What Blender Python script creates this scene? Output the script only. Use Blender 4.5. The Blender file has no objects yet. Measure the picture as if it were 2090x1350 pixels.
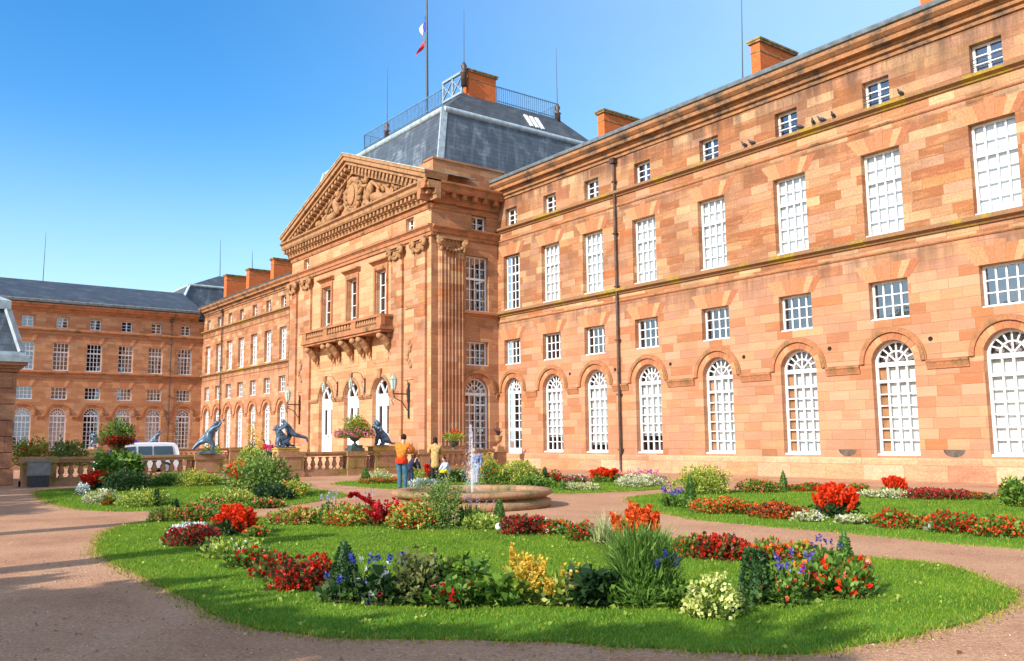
import bpy, math, random
import numpy as np
from mathutils import Vector, Matrix
random.seed(7); RNG=np.random.default_rng(11)
S=bpy.context.scene; COL=S.collection; rad=math.radians
# ------------------------------------------------------------------ camera (measured: focal length, pitch, yaw, roll)
FPX=1795.5; CAMH=1.6
_p,_y,_r=rad(7.004),rad(37.237),rad(-.558)
F0=Vector((-math.cos(_y),math.sin(_y),0)); R0=Vector((math.sin(_y),math.cos(_y),0)); ZZ=Vector((0,0,1))
FW=F0*math.cos(_p)+ZZ*math.sin(_p); U0=-F0*math.sin(_p)+ZZ*math.cos(_p)
RT=R0*math.cos(_r)+U0*math.sin(_r); UP=-R0*math.sin(_r)+U0*math.cos(_r)
CAM=Vector((0,0,CAMH))
def ray(px,py): return FW*FPX+RT*(px-1045)+UP*(675-py)
def on(px,py,ax,v):
    r=ray(px,py); return CAM+r*((v-CAM[ax])/r[ax])
def G(px,py,z=0.): return on(px,py,2,z)
def mpp(P): return (Vector(P)-CAM).dot(FW)/FPX      # metres per photo pixel at P
cd=bpy.data.cameras.new('camera'); cam=bpy.data.objects.new('camera',cd); COL.objects.link(cam)
cam.matrix_world=Matrix(((RT.x,UP.x,-FW.x,0),(RT.y,UP.y,-FW.y,0),(RT.z,UP.z,-FW.z,CAMH),(0,0,0,1)))
cd.sensor_width=36; cd.sensor_fit='HORIZONTAL'; cd.lens=36*FPX/2090; cd.clip_end=3000; cd.clip_start=.05
S.camera=cam
# ------------------------------------------------------------------ mesh helpers
class MB:
    def __init__(s): s.v=[]; s.f=[]; s.m=[]; s.s=[]
    def add(s,vs,fs,mi=0,sm=False):
        o=len(s.v); s.v+= [tuple(q) for q in vs]
        for f in fs: s.f.append(tuple(o+i for i in f)); s.m.append(mi); s.s.append(sm)
        return s
    def box(s,x0,x1,y0,y1,z0,z1,mi=0):
        if x0>x1:x0,x1=x1,x0
        if y0>y1:y0,y1=y1,y0
        if z0>z1:z0,z1=z1,z0
        v=[(x,y,z) for z in(z0,z1) for y in(y0,y1) for x in(x0,x1)]
        return s.add(v,[(0,2,3,1),(4,5,7,6),(0,1,5,4),(2,6,7,3),(0,4,6,2),(1,3,7,5)],mi)
    def bar(s,p,q,w,h=None,mi=0,up=(0,0,1)):
        p=Vector(p);q=Vector(q);d=(q-p).normalized();u=Vector(up)
        if abs(d.dot(u))>.95:u=Vector((1,0,0))
        a=d.cross(u).normalized()*(w/2); b=a.cross(d).normalized()*((h or w)/2)
        v=[p-a-b,p+a-b,p+a+b,p-a+b,q-a-b,q+a-b,q+a+b,q-a+b]
        return s.add(v,[(3,2,1,0),(4,5,6,7),(0,1,5,4),(1,2,6,5),(2,3,7,6),(3,0,4,7)],mi)
    def tube(s,ps,rs,n=8,mi=0,sm=True,cap=True):
        ps=[Vector(p) for p in ps]; k=len(ps)
        if not hasattr(rs,'__len__'): rs=[rs]*k
        vs=[];a0=None
        for i,p in enumerate(ps):
            d=(ps[min(i+1,k-1)]-ps[max(i-1,0)]).normalized()
            if a0 is None:
                a0=d.orthogonal().normalized()
            else:
                a0=(a0-d*a0.dot(d)); a0=a0.normalized() if a0.length>1e-6 else d.orthogonal().normalized()
            b=d.cross(a0)
            for j in range(n):
                t=2*math.pi*j/n; vs.append(p+(a0*math.cos(t)+b*math.sin(t))*rs[i])
        fs=[(i*n+j,i*n+(j+1)%n,(i+1)*n+(j+1)%n,(i+1)*n+j) for i in range(k-1) for j in range(n)]
        s.add(vs,fs,mi,sm)
        if cap: s.add(vs[:n],[tuple(range(n-1,-1,-1))],mi); s.add(vs[-n:],[tuple(range(n))],mi)
        return s
    def lathe(s,prof,c=(0,0,0),n=16,mi=0,sm=True):
        vs=[(c[0]+r*math.cos(2*math.pi*j/n),c[1]+r*math.sin(2*math.pi*j/n),c[2]+z) for r,z in prof for j in range(n)]
        k=len(prof)
        fs=[(i*n+j,i*n+(j+1)%n,(i+1)*n+(j+1)%n,(i+1)*n+j) for i in range(k-1) for j in range(n)]
        s.add(vs,fs,mi,sm)
        s.add(vs[-n:],[tuple(range(n))],mi); s.add(vs[:n],[tuple(range(n-1,-1,-1))],mi); return s
    def ball(s,c,r,n=10,m=7,mi=0,rot=None):
        if not hasattr(r,'__len__'): r=(r,r,r)
        vs=[];c=Vector(c)
        for i in range(m+1):
            t=math.pi*i/m
            for j in range(n):
                q=Vector((r[0]*math.sin(t)*math.cos(2*math.pi*j/n),r[1]*math.sin(t)*math.sin(2*math.pi*j/n),-r[2]*math.cos(t)))
                if rot: q=rot@q
                vs.append(c+q)
        fs=[(i*n+j,i*n+(j+1)%n,(i+1)*n+(j+1)%n,(i+1)*n+j) for i in range(m) for j in range(n)]
        return s.add(vs,fs,mi,True)
    def sweep(s,prof,a0,a1,mi=0):   # prof: closed (d outward, z) polygon, swept along local x; local y = -d
        k=len(prof); vs=[(a0,-d,z) for d,z in prof]+[(a1,-d,z) for d,z in prof]
        fs=[(i,(i+1)%k,k+(i+1)%k,k+i) for i in range(k)]+[tuple(range(k-1,-1,-1)),tuple(range(k,2*k))]
        return s.add(vs,fs,mi)
    def arc_band(s,cx,cz,r0,r1,y0,y1,n=18,t0=0.,t1=math.pi,mi=0):
        vs=[]
        for i in range(n+1):
            t=t0+(t1-t0)*i/n; c,q=math.cos(t),math.sin(t)
            vs+=[(cx+r0*c,y0,cz+r0*q),(cx+r1*c,y0,cz+r1*q),(cx+r1*c,y1,cz+r1*q),(cx+r0*c,y1,cz+r0*q)]
        fs=[(i*4+j,i*4+(j+1)%4,i*4+4+(j+1)%4,i*4+4+j) for i in range(n) for j in range(4)]
        fs+=[(0,1,2,3),(n*4+3,n*4+2,n*4+1,n*4)]
        return s.add(vs,fs,mi)
    def prism(s,poly,y0,y1,mi=0):   # polygon in local x,z extruded along y
        k=len(poly); vs=[(x,y0,z) for x,z in poly]+[(x,y1,z) for x,z in poly]
        return s.add(vs,[(i,(i+1)%k,k+(i+1)%k,k+i) for i in range(k)]+[tuple(range(k-1,-1,-1)),tuple(range(k,2*k))],mi)
    def mesh(s,name,mats):
        me=bpy.data.meshes.new(name); me.from_pydata(s.v,[],s.f)
        for m in (mats if isinstance(mats,(list,tuple)) else [mats]): me.materials.append(m)
        me.polygons.foreach_set('material_index',s.m); me.polygons.foreach_set('use_smooth',s.s); me.update()
        import bmesh
        bm=bmesh.new(); bm.from_mesh(me); bmesh.ops.recalc_face_normals(bm,faces=bm.faces); bm.to_mesh(me); bm.free()
        return me
    def build(s,name,mats,parent=None,loc=(0,0,0),rz=0.): return obj(name,s.mesh(name,mats),parent,loc,rz)
def obj(name,me,parent=None,loc=(0,0,0),rz=0.):
    o=bpy.data.objects.new(name,me); COL.objects.link(o); o.location=loc; o.rotation_euler=(0,0,rz)
    if parent: o.parent=parent
    return o
def tag(o,label=None,cat=None,group=None,kind=None):
    if label:o['label']=label
    if cat:o['category']=cat
    if group:o['group']=group
    if kind:o['kind']=kind
    return o
def thing(name,label,cat,loc=(0,0,0),rz=0.,group=None):
    return tag(obj(name,None,None,loc,rz),label,cat,group)
def quads(name,V,mats,mi=None,smooth=False):      # V: (N,k,3) separate polygons
    N,k=V.shape[:2]; me=bpy.data.meshes.new(name)
    me.vertices.add(N*k); me.vertices.foreach_set('co',V.astype(np.float32).ravel())
    me.loops.add(N*k); me.loops.foreach_set('vertex_index',np.arange(N*k,dtype=np.int32))
    me.polygons.add(N); me.polygons.foreach_set('loop_start',np.arange(0,N*k,k,dtype=np.int32)); me.polygons.foreach_set('loop_total',np.full(N,k,np.int32))
    for m in (mats if isinstance(mats,(list,tuple)) else [mats]): me.materials.append(m)
    if mi is not None: me.polygons.foreach_set('material_index',mi.astype(np.int32))
    me.update(calc_edges=True); me.validate(); return me
# ------------------------------------------------------------------ materials
def newmat(name):
    m=bpy.data.materials.new(name); m.use_nodes=True; nt=m.node_tree; nt.nodes.clear()
    out=nt.nodes.new('ShaderNodeOutputMaterial'); return m,nt,out
class NT:
    def __init__(s,nt): s.nt=nt
    def n(s,t,**k):
        x=s.nt.nodes.new(t)
        for a,b in k.items(): setattr(x,a,b)
        return x
    def l(s,a,b): s.nt.links.new(a,b)
    def math(s,op,a,b=None,c=None):
        x=s.n('ShaderNodeMath',operation=op)
        for i,q in enumerate((a,b,c)):
            if q is None: continue
            if isinstance(q,(int,float)): x.inputs[i].default_value=q
            else: s.l(q,x.inputs[i])
        return x.outputs[0]
    def mix(s,f,a,b,bt='MIX'):
        x=s.n('ShaderNodeMix',data_type='RGBA',blend_type=bt)
        for i,q in ((0,f),(6,a),(7,b)):
            if isinstance(q,(int,float)): x.inputs[i].default_value=q
            elif isinstance(q,(tuple,list)): x.inputs[i].default_value=(*q,1) if len(q)==3 else q
            else: s.l(q,x.inputs[i])
        return x.outputs[2]
    def ramp(s,f,stops,interp='LINEAR'):
        x=s.n('ShaderNodeValToRGB'); cr=x.color_ramp; cr.interpolation=interp
        while len(cr.elements)<len(stops): cr.elements.new(.5)
        for e,(p,c) in zip(cr.elements,stops): e.position=p; e.color=(*c,1) if len(c)==3 else c
        s.l(f,x.inputs[0]); return x.outputs[0]
    def noise(s,vec,scale,detail=4,rough=.55):
        x=s.n('ShaderNodeTexNoise'); x.inputs['Scale'].default_value=scale; x.inputs['Detail'].default_value=detail; x.inputs['Roughness'].default_value=rough
        if vec is not None: s.l(vec,x.inputs['Vector'])
        return x.outputs[0]
    def comb(s,x,y,z=0.):
        c=s.n('ShaderNodeCombineXYZ')
        for i,q in enumerate((x,y,z)):
            if isinstance(q,(int,float)): c.inputs[i].default_value=q
            else: s.l(q,c.inputs[i])
        return c.outputs[0]
    def pb(s,col,rough=.8,bump=None,bs=.3,bd=.02,spec=.3,metal=0.,out=None):
        p=s.n('ShaderNodeBsdfPrincipled')
        if isinstance(col,(tuple,list)): p.inputs['Base Color'].default_value=(*col,1)
        else: s.l(col,p.inputs['Base Color'])
        if isinstance(rough,(int,float)): p.inputs['Roughness'].default_value=rough
        else: s.l(rough,p.inputs['Roughness'])
        p.inputs['Specular IOR Level'].default_value=spec; p.inputs['Metallic'].default_value=metal
        if bump is not None:
            b=s.n('ShaderNodeBump'); b.inputs['Strength'].default_value=bs; b.inputs['Distance'].default_value=bd
            s.l(bump,b.inputs['Height']); s.l(b.outputs[0],p.inputs['Normal'])
        if out is not None: s.l(p.outputs[0],out.inputs[0])
        return p.outputs[0]
def basic(name,c,rough=.6,var=.12,scale=6.,spec=.3,metal=0.,bump=.2,c2=None):
    m,nt,out=newmat(name); t=NT(nt); o=t.n('ShaderNodeTexCoord').outputs['Object']
    n=t.noise(o,scale,5); c2=c2 or tuple(max(0,x*(1-3*var)) for x in c); c1=tuple(min(1,x*(1+var)) for x in c)
    col=t.ramp(n,[(.3,c2),(.62,c1)]); t.pb(col,rough,n,bump,.01,spec,metal,out); return m
def stone(name,pal,bw=.95,bh=.36,mort=.35,stain=.45,dark=(.12,.07,.045),streak=.35,bump=.5,soot=None):
    m,nt,out=newmat(name); t=NT(nt); o=t.n('ShaderNodeTexCoord').outputs['Object']
    sp=t.n('ShaderNodeSeparateXYZ'); t.l(o,sp.inputs[0]); x,y,z=sp.outputs
    u=t.math('ADD',x,y); v=t.math('DIVIDE',z,bh); row=t.math('FLOOR',v)
    w1=t.n('ShaderNodeTexWhiteNoise',noise_dimensions='1D'); t.l(row,w1.inputs['W']); rr=w1.outputs[0]
    us=t.math('ADD',t.math('MULTIPLY',t.math('DIVIDE',u,bw),t.math('MULTIPLY_ADD',rr,.7,.7)),t.math('MULTIPLY',rr,37.3))
    idx=t.math('FLOOR',us)
    w2=t.n('ShaderNodeTexWhiteNoise',noise_dimensions='2D'); t.l(t.comb(idx,row),w2.inputs['Vector'])
    k=len(pal); base=t.ramp(w2.outputs[0],[(i/(k-1),c) for i,c in enumerate(pal)])
    # natural bedding of the sandstone: pale horizontal veins, different in every block
    vs=t.n('ShaderNodeVectorMath',operation='ADD'); t.l(t.comb(t.math('MULTIPLY',u,1.3),t.math('MULTIPLY',z,9.)),vs.inputs[0])
    sc=t.n('ShaderNodeVectorMath',operation='SCALE'); t.l(w2.outputs[1],sc.inputs[0]); sc.inputs[3].default_value=40; t.l(sc.outputs[0],vs.inputs[1])
    vein=t.noise(vs.outputs[0],.9,3)
    base=t.mix(t.math('MULTIPLY',t.ramp(vein,[(.5,(0,0,0)),(.75,(1,1,1))]),streak),base,(.66,.40,.19))
    base=t.mix(t.math('MULTIPLY',t.ramp(vein,[(.25,(1,1,1)),(.45,(0,0,0))]),streak*.8),base,(.36,.12,.05))
    fine=t.noise(o,14,6); base=t.mix(.45,base,t.ramp(fine,[(.3,(.25,.25,.25)),(.7,(.72,.72,.72))]),'OVERLAY')
    st=t.noise(o,.33,6,.65); base=t.mix(t.math('MULTIPLY',t.ramp(st,[(.47,(0,0,0)),(.70,(1,1,1))]),stain),base,dark)
    if soot:
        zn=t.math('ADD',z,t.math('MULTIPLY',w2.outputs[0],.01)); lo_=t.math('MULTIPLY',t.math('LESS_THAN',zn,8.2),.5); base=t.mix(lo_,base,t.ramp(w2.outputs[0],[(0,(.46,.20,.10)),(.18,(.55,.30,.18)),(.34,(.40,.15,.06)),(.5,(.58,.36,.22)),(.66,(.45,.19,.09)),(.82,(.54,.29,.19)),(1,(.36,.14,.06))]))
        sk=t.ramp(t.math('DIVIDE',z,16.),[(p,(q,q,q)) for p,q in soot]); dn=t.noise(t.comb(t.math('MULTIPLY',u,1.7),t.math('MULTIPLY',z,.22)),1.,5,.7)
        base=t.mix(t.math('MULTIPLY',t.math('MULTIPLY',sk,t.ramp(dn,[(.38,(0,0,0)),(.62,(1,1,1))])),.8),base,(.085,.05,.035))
    fu=t.math('FRACT',us); fv=t.math('FRACT',v)
    e=t.math('MAXIMUM',t.math('LESS_THAN',fu,.016),t.math('LESS_THAN',fv,.045))
    base=t.mix(t.math('MULTIPLY',e,mort),base,(.2,.09,.05))
    hgt=t.math('SUBTRACT',t.math('MULTIPLY_ADD',w2.outputs[0],.25,t.math('MULTIPLY',fine,.6)),e)
    t.pb(base,.85,hgt,bump,.012,.2,0,out); return m
M={}
PAL=[(.70,.42,.235),(.60,.27,.14),(.49,.17,.07),(.64,.34,.2),(.60,.28,.145),(.53,.20,.075),(.66,.33,.17),(.50,.17,.07),(.58,.245,.11),(.70,.40,.20),(.55,.22,.10),(.62,.30,.19),(.47,.175,.065),(.57,.26,.10),(.72,.45,.26),(.44,.165,.075),(.6,.31,.2)]
PAL=[(a*.655,b*.69,c*.67) for a,b,c in PAL]+[(.30,.10,.045),(.33,.15,.08),(.60,.36,.19),(.38,.12,.04),(.50,.26,.15)]; random.Random(4).shuffle(PAL)
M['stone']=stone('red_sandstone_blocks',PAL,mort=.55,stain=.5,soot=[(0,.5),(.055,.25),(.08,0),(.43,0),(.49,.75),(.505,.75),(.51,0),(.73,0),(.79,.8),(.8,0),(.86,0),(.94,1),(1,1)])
M['stone_pale']=stone('pale_sandstone_blocks',[(.53,.26,.13),(.58,.33,.175),(.47,.20,.095),(.55,.31,.15),(.43,.17,.08)],1.2,.42,.45,.2)
M['stone_side']=stone('shaded_side_sandstone',[(.42,.20,.10),(.36,.155,.07),(.46,.25,.135),(.33,.135,.065),(.40,.19,.09),(.47,.25,.125),(.28,.12,.06)],.95,.36,.3,.35)  # shade of the side faces is put into this darkened palette
M['plinth']=stone('plinth_sandstone',[(.62,.32,.19),(.66,.37,.22),(.55,.23,.11),(.6,.34,.19),(.45,.2,.11),(.64,.36,.22)],1.7,.55,.4,.4)
M['rustic']=stone('gatehouse_sandstone',[(.36,.15,.08),(.42,.19,.10),(.33,.13,.075),(.45,.22,.12)],1.6,.62,.9,.5,bump=1.)
def trim(name,a,b,moss,dk,sc=1.6):
    m,nt,out=newmat(name); t=NT(nt); o=t.n('ShaderNodeTexCoord').outputs['Object']
    n=t.noise(o,sc,6,.65); f=t.noise(o,17,5); c=t.ramp(n,[(.3,a),(.5,b),(.6,moss),(.72,dk)])
    c=t.mix(.5,c,t.ramp(f,[(.3,(.25,.25,.25)),(.7,(.7,.7,.7))]),'OVERLAY'); t.pb(c,.9,f,.5,.015,.2,0,out); return m
M['trim']=trim('weathered_trim_stone',(.46,.19,.085),(.38,.16,.075),(.26,.14,.06),(.07,.042,.03))
M['ledge']=trim('mossy_ledge_stone',(.32,.15,.075),(.25,.14,.07),(.34,.23,.03),(.11,.07,.045),.7)
M['cornice']=trim('sooty_cornice_stone',(.42,.19,.08),(.30,.15,.07),(.15,.095,.06),(.05,.036,.03),1.3)
M['carved']=trim('carved_stone',(.44,.23,.11),(.36,.19,.09),(.26,.15,.07),(.11,.07,.045),2.5)
M['balstone']=trim('balustrade_stone',(.46,.25,.14),(.38,.2,.11),(.30,.2,.06),(.16,.1,.06),1.3)
m,nt,out=newmat('voussoir_stone'); t=NT(nt); gi=t.n('ShaderNodeNewGeometry').outputs['Random Per Island']; o=t.n('ShaderNodeTexCoord').outputs['Object']
c=t.ramp(gi,[(0,(.38,.135,.055)),(.4,(.45,.19,.085)),(.8,(.52,.27,.135)),(1,(.33,.11,.05))]); f=t.noise(o,12,5)
c=t.mix(.45,c,t.ramp(f,[(.3,(.25,.25,.25)),(.7,(.72,.72,.72))]),'OVERLAY'); t.pb(c,.85,f,.4,.01,.2,0,out); M['vous']=m
def slate(name,a,b,c3,bh=.27,bw=.4):
    m,nt,out=newmat(name); t=NT(nt); o=t.n('ShaderNodeTexCoord').outputs['Object']; sp=t.n('ShaderNodeSeparateXYZ'); t.l(o,sp.inputs[0])
    x,y,z=sp.outputs; u=t.math('ADD',x,y); v=t.math('DIVIDE',z,bh); row=t.math('FLOOR',v)
    us=t.math('ADD',t.math('DIVIDE',u,bw),t.math('MULTIPLY',row,.5)); w=t.n('ShaderNodeTexWhiteNoise',noise_dimensions='2D'); t.l(t.comb(t.math('FLOOR',us),row),w.inputs['Vector'])
    n=t.noise(o,.9,6,.65); c=t.ramp(n,[(.3,a),(.55,b),(.72,c3)]); c=t.mix(.4,c,t.ramp(w.outputs[0],[(0,(.3,.3,.3)),(1,(.7,.7,.7))]),'OVERLAY')
    dr=t.noise(t.comb(t.math('MULTIPLY',u,2.2),t.math('MULTIPLY',z,.25)),1.,4); c=t.mix(t.math('MULTIPLY',t.ramp(dr,[(.55,(0,0,0)),(.7,(1,1,1))]),.5),c,c3)
    e=t.math('LESS_THAN',t.math('FRACT',v),.12); c=t.mix(t.math('MULTIPLY',e,.5),c,tuple(q*.4 for q in a))
    t.pb(c,.58,t.math('SUBTRACT',w.outputs[0],e),.4,.01,.5,0,out); return m
M['slate']=slate('blue_slate',(.04,.052,.068),(.07,.086,.106),(.2,.235,.26))
M['slate_dark']=slate('dark_slate',(.035,.04,.048),(.055,.064,.075),(.1,.11,.115))
M['gutter']=basic('dark_zinc_gutter',(.16,.19,.2),.5,.15,3,.4)
M['zinc']=basic('zinc',(.36,.42,.44),.45,.12,3,.5)
M['copper']=basic('pale_copper',(.38,.46,.40),.55,.15,2,.4)
M['brick']=stone('orange_chimney_brick',[(.58,.13,.035),(.62,.155,.04),(.52,.11,.03)],.24,.075,.25,.12,streak=.1)
M['chcap']=basic('mossy_cap',(.3,.2,.07),.9,.2,4,c2=(.08,.06,.03))
M['white']=basic('white_paint',(.76,.77,.77),.4,.03,3,.4,bump=.05)
M['paleblue']=basic('pale_grey_blue_paint',(.27,.34,.37),.5,.08,4,.3)
M['bluegrey']=basic('blue_grey_paint',(.42,.5,.68),.45,.05,3,.4)
m,nt,out=newmat('white_blind'); t=NT(nt); o=t.n('ShaderNodeTexCoord').outputs['Object']; sp=t.n('ShaderNodeSeparateXYZ'); t.l(o,sp.inputs[0]); ob=t.n('ShaderNodeObjectInfo').outputs['Random']
n1=t.noise(t.comb(t.math('MULTIPLY_ADD',sp.outputs[0],9.,t.math('MULTIPLY',ob,50.)),t.math('MULTIPLY',sp.outputs[2],.35)),1.,4,.6); n2=t.noise(t.comb(t.math('MULTIPLY_ADD',ob,60.,sp.outputs[0]),sp.outputs[2]),.8,3)
c=t.ramp(n1,[(.3,(.50,.54,.55)),(.55,(.66,.68,.66)),(.75,(.73,.73,.69))]); c=t.mix(t.math('MULTIPLY',t.ramp(n2,[(.4,(0,0,0)),(.7,(1,1,1))]),.35),c,(.55,.50,.44)); t.pb(c,.85,n1,.6,.03,.1,0,out); M['blind']=m
M['fanback']=basic('grey_fanlight_blind',(.3,.25,.24),.8,.08,2,.1)
M['orange_panel']=basic('orange_curtain',(.44,.23,.11),.8,.1,2,.1)
M['dim']=basic('room_darkness',(.05,.035,.03),.9,.2,.6,.05)  # near-black backing sheets stand in for the darkness of unlit rooms
M['dark']=basic('dark_iron',(.03,.032,.035),.45,.2,9,.5)
M['hole']=basic('opening_darkness',(.03,.022,.02),.9,.2,5,.1)  # solid discs coloured with the darkness inside a hole
M['ventgrey']=basic('grey_vent',(.12,.095,.075),.9,.2,5,.1)
M['pipe']=basic('brown_downpipe',(.085,.05,.035),.5,.2,3,.4)
M['bronze']=basic('blue_bronze_patina',(.075,.13,.19),.42,.25,7,.6,.2,c2=(.03,.05,.08))
M['greenlamp']=basic('pale_green_lamp_paint',(.32,.42,.33),.5,.15,5,.4)
M['railblue']=basic('blue_roof_railing',(.13,.24,.36),.4,.1,5,.4)
def glass(name,refl,tint):
    m,nt,out=newmat(name); t=NT(nt); gl=t.n('ShaderNodeBsdfGlossy'); gl.inputs['Roughness'].default_value=.03; gl.inputs['Color'].default_value=(.95,.97,1,1)
    tr=t.n('ShaderNodeBsdfTransparent'); tr.inputs['Color'].default_value=(*tint,1)
    ge=t.n('ShaderNodeNewGeometry'); dp=t.n('ShaderNodeVectorMath',operation='DOT_PRODUCT'); t.l(ge.outputs['Incoming'],dp.inputs[0]); t.l(ge.outputs['Normal'],dp.inputs[1]); cs=t.math('ABSOLUTE',dp.outputs['Value']); f=t.math('MINIMUM',t.math('MULTIPLY_ADD',t.math('POWER',t.math('SUBTRACT',1.,cs),5.),.9,refl),1.)
    o=t.n('ShaderNodeTexCoord').outputs['Object']; nz=t.noise(o,1.3,2); b=t.n('ShaderNodeBump'); b.inputs['Strength'].default_value=.12; b.inputs['Distance'].default_value=.05; t.l(nz,b.inputs['Height']); t.l(b.outputs[0],gl.inputs['Normal'])
    mx=t.n('ShaderNodeMixShader'); t.l(f,mx.inputs[0]); t.l(tr.outputs[0],mx.inputs[1]); t.l(gl.outputs[0],mx.inputs[2]); t.l(mx.outputs[0],out.inputs[0]); return m
M['glass']=glass('window_glass',.22,(.75,.78,.8)); M['glassc']=glass('clear_window_glass',.1,(.93,.94,.94))
def leafmat(name,a,b,c=None,tr=.3,rough=.55):
    m,nt,out=newmat(name); t=NT(nt); gi=t.n('ShaderNodeNewGeometry').outputs['Random Per Island']
    st=[(0,a),(1,b)] if c is None else [(0,a),(.75,b),(1,c)]
    col=t.ramp(gi,st); p=t.pb(col,rough,spec=.25); tl=t.n('ShaderNodeBsdfTranslucent'); t.l(col,tl.inputs[0])
    mx=t.n('ShaderNodeMixShader'); mx.inputs[0].default_value=tr; t.l(p,mx.inputs[1]); t.l(tl.outputs[0],mx.inputs[2]); t.l(mx.outputs[0],out.inputs[0]); return m
FLB=None
L={ 'green':leafmat('green_leaf',(.05,.12,.015),(.14,.26,.035),(.24,.36,.05)),
    'yg':leafmat('yellow_green_leaf',(.16,.26,.03),(.38,.46,.07),(.55,.58,.16)),
    'bushgreen':leafmat('bush_leaf',(.09,.17,.03),(.2,.3,.06),(.32,.4,.1)),
    'dry':leafmat('dry_grass_blade',(.16,.2,.02),(.4,.36,.05),(.5,.4,.12)),
    'mixed':leafmat('mixed_low_leaf',(.03,.07,.012),(.13,.23,.04),(.3,.34,.09)),
    'dark':leafmat('dark_leaf',(.012,.035,.012),(.04,.09,.025),(.08,.15,.03)),
    'topiary':leafmat('clipped_evergreen_leaf',(.012,.04,.012),(.04,.1,.025),(.07,.15,.03),.1),
    'topiary_light':leafmat('clipped_green_leaf',(.04,.1,.015),(.09,.19,.03),(.14,.26,.04),.15),
    'olive':leafmat('olive_leaf',(.07,.09,.02),(.16,.18,.05),(.26,.24,.08)),
    'silver':leafmat('silver_leaf',(.4,.45,.42),(.62,.66,.62),(.75,.78,.74),.15),
    'grass':leafmat('long_grass_blade',(.06,.14,.02),(.15,.28,.045),(.27,.38,.08)),
    'bronzeleaf':leafmat('bronze_leaf',(.07,.035,.02),(.17,.09,.03),(.16,.2,.04)),
    'purple':leafmat('purple_leaf',(.04,.02,.035),(.12,.06,.08),(.2,.14,.1)),
    'pale':leafmat('pale_variegated_leaf',(.3,.34,.1),(.6,.6,.3),(.75,.7,.5)),
    'sedum':leafmat('sedum_head',(.3,.36,.07),(.62,.64,.2),(.75,.74,.32),.15)}
FL={'red':leafmat('red_petal',(.42,.012,.008),(.72,.03,.012),(.8,.1,.03)),
    'scarlet':leafmat('scarlet_petal',(.62,.025,.006),(.85,.07,.012),(.9,.14,.03)),
    'crimson':leafmat('crimson_petal',(.32,.008,.012),(.6,.018,.03),(.75,.07,.07)),
    'orange':leafmat('orange_red_petal',(.55,.05,.008),(.82,.14,.02),(.88,.3,.06)),
    'coral':leafmat('coral_petal',(.7,.1,.05),(.85,.22,.1),(.88,.42,.25)),
    'pink':leafmat('pink_petal',(.65,.1,.2),(.85,.3,.4),(.9,.5,.55)),
    'blue':leafmat('blue_petal',(.02,.025,.16),(.05,.065,.36),(.14,.16,.55)),
    'violet':leafmat('violet_petal',(.07,.045,.28),(.18,.13,.5),(.34,.28,.62)),
    'lav':leafmat('lavender_petal',(.3,.26,.42),(.45,.4,.55),(.6,.5,.6)),
    'white':leafmat('white_petal',(.6,.6,.5),(.82,.82,.76),(.88,.86,.8)),
    'yellow':leafmat('yellow_petal',(.65,.4,.02),(.85,.6,.06),(.88,.72,.2)),
    'gold':leafmat('golden_plume',(.5,.32,.03),(.76,.52,.06),(.82,.62,.16)),
    'magenta':leafmat('magenta_petal',(.5,.01,.12),(.72,.03,.22),(.8,.15,.35))}
# ------------------------------------------------------------------ the palace
P0=Vector((-49.45,29.5,0))
palace=thing('palace','long red sandstone palace with pedimented centre pavilion, slate roofs and rows of white windows','palace',P0)
MAIN=(Vector((0,29.5,0)),0.); PAV=(Vector((0,25.,0)),0.); SIDE=(Vector((-40.1,0,0)),rad(90)); WING=(Vector((-92.1,0,0)),rad(90))
def fo(mb,name,mats,face,parent=palace,off=(0,0,0)):
    me=mb if isinstance(mb,bpy.types.Mesh) else mb.mesh(name,mats)
    o=Vector(off); o.rotate(Matrix.Rotation(face[1],3,'Z'))
    return obj(name,me,parent,face[0]+o-P0,face[1])
def wall(a0,a1,z0,z1,ops,dep=.36):
    # ops: (centre, width, zbottom, ztop, arch) ; local y=0 is the outer face, +y goes into the wall
    mb=MB(); xs={a0,a1}; zs={z0,z1}
    for c,w,b,t_,ar in ops: xs|={c-w/2,c+w/2}; zs|={max(b,z0),t_}; 
    for c,w,b,t_,ar in ops:
        if ar: zs.add(t_-w/2)
    xs=sorted(x for x in xs if a0<=x<=a1); zs=sorted(z for z in zs if z0<=z<=z1)
    for i in range(len(xs)-1):
        for j in range(len(zs)-1):
            xa,xb,za,zb=xs[i],xs[i+1],zs[j],zs[j+1]; mx,mz=(xa+xb)/2,(za+zb)/2; skip=False
            for c,w,b,t_,ar in ops:
                if abs(mx-c)<w/2 and b<mz<t_: skip=True
            if not skip: mb.add([(xa,0,za),(xb,0,za),(xb,0,zb),(xa,0,zb)],[(0,1,2,3)])
    for c,w,b,t_,ar in ops:
        l,r=c-w/2,c+w/2; b=max(b,z0); s=t_-w/2 if ar else t_
        mb.add([(l,0,b),(l,dep,b),(l,dep,s),(l,0,s)],[(0,1,2,3)]); mb.add([(r,0,b),(r,0,s),(r,dep,s),(r,dep,b)],[(0,1,2,3)])
        mb.add([(l,0,b),(r,0,b),(r,dep,b),(l,dep,b)],[(0,1,2,3)])
        if not ar: mb.add([(l,0,s),(l,dep,s),(r,dep,s),(r,0,s)],[(0,1,2,3)])
        else:
            n=18; R=w/2; pt=[(c-R*math.cos(math.pi*k/n),s+R*math.sin(math.pi*k/n)) for k in range(n+1)]
            for k in range(n):
                (xa,za),(xb,zb)=pt[k],pt[k+1]
                mb.add([(xa,0,za),(xb,0,zb),(xb,0,t_),(xa,0,t_)],[(0,1,2,3)])
                mb.add([(xa,0,za),(xa,dep,za),(xb,dep,zb),(xb,0,zb)],[(0,1,2,3)])
    return mb
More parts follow.
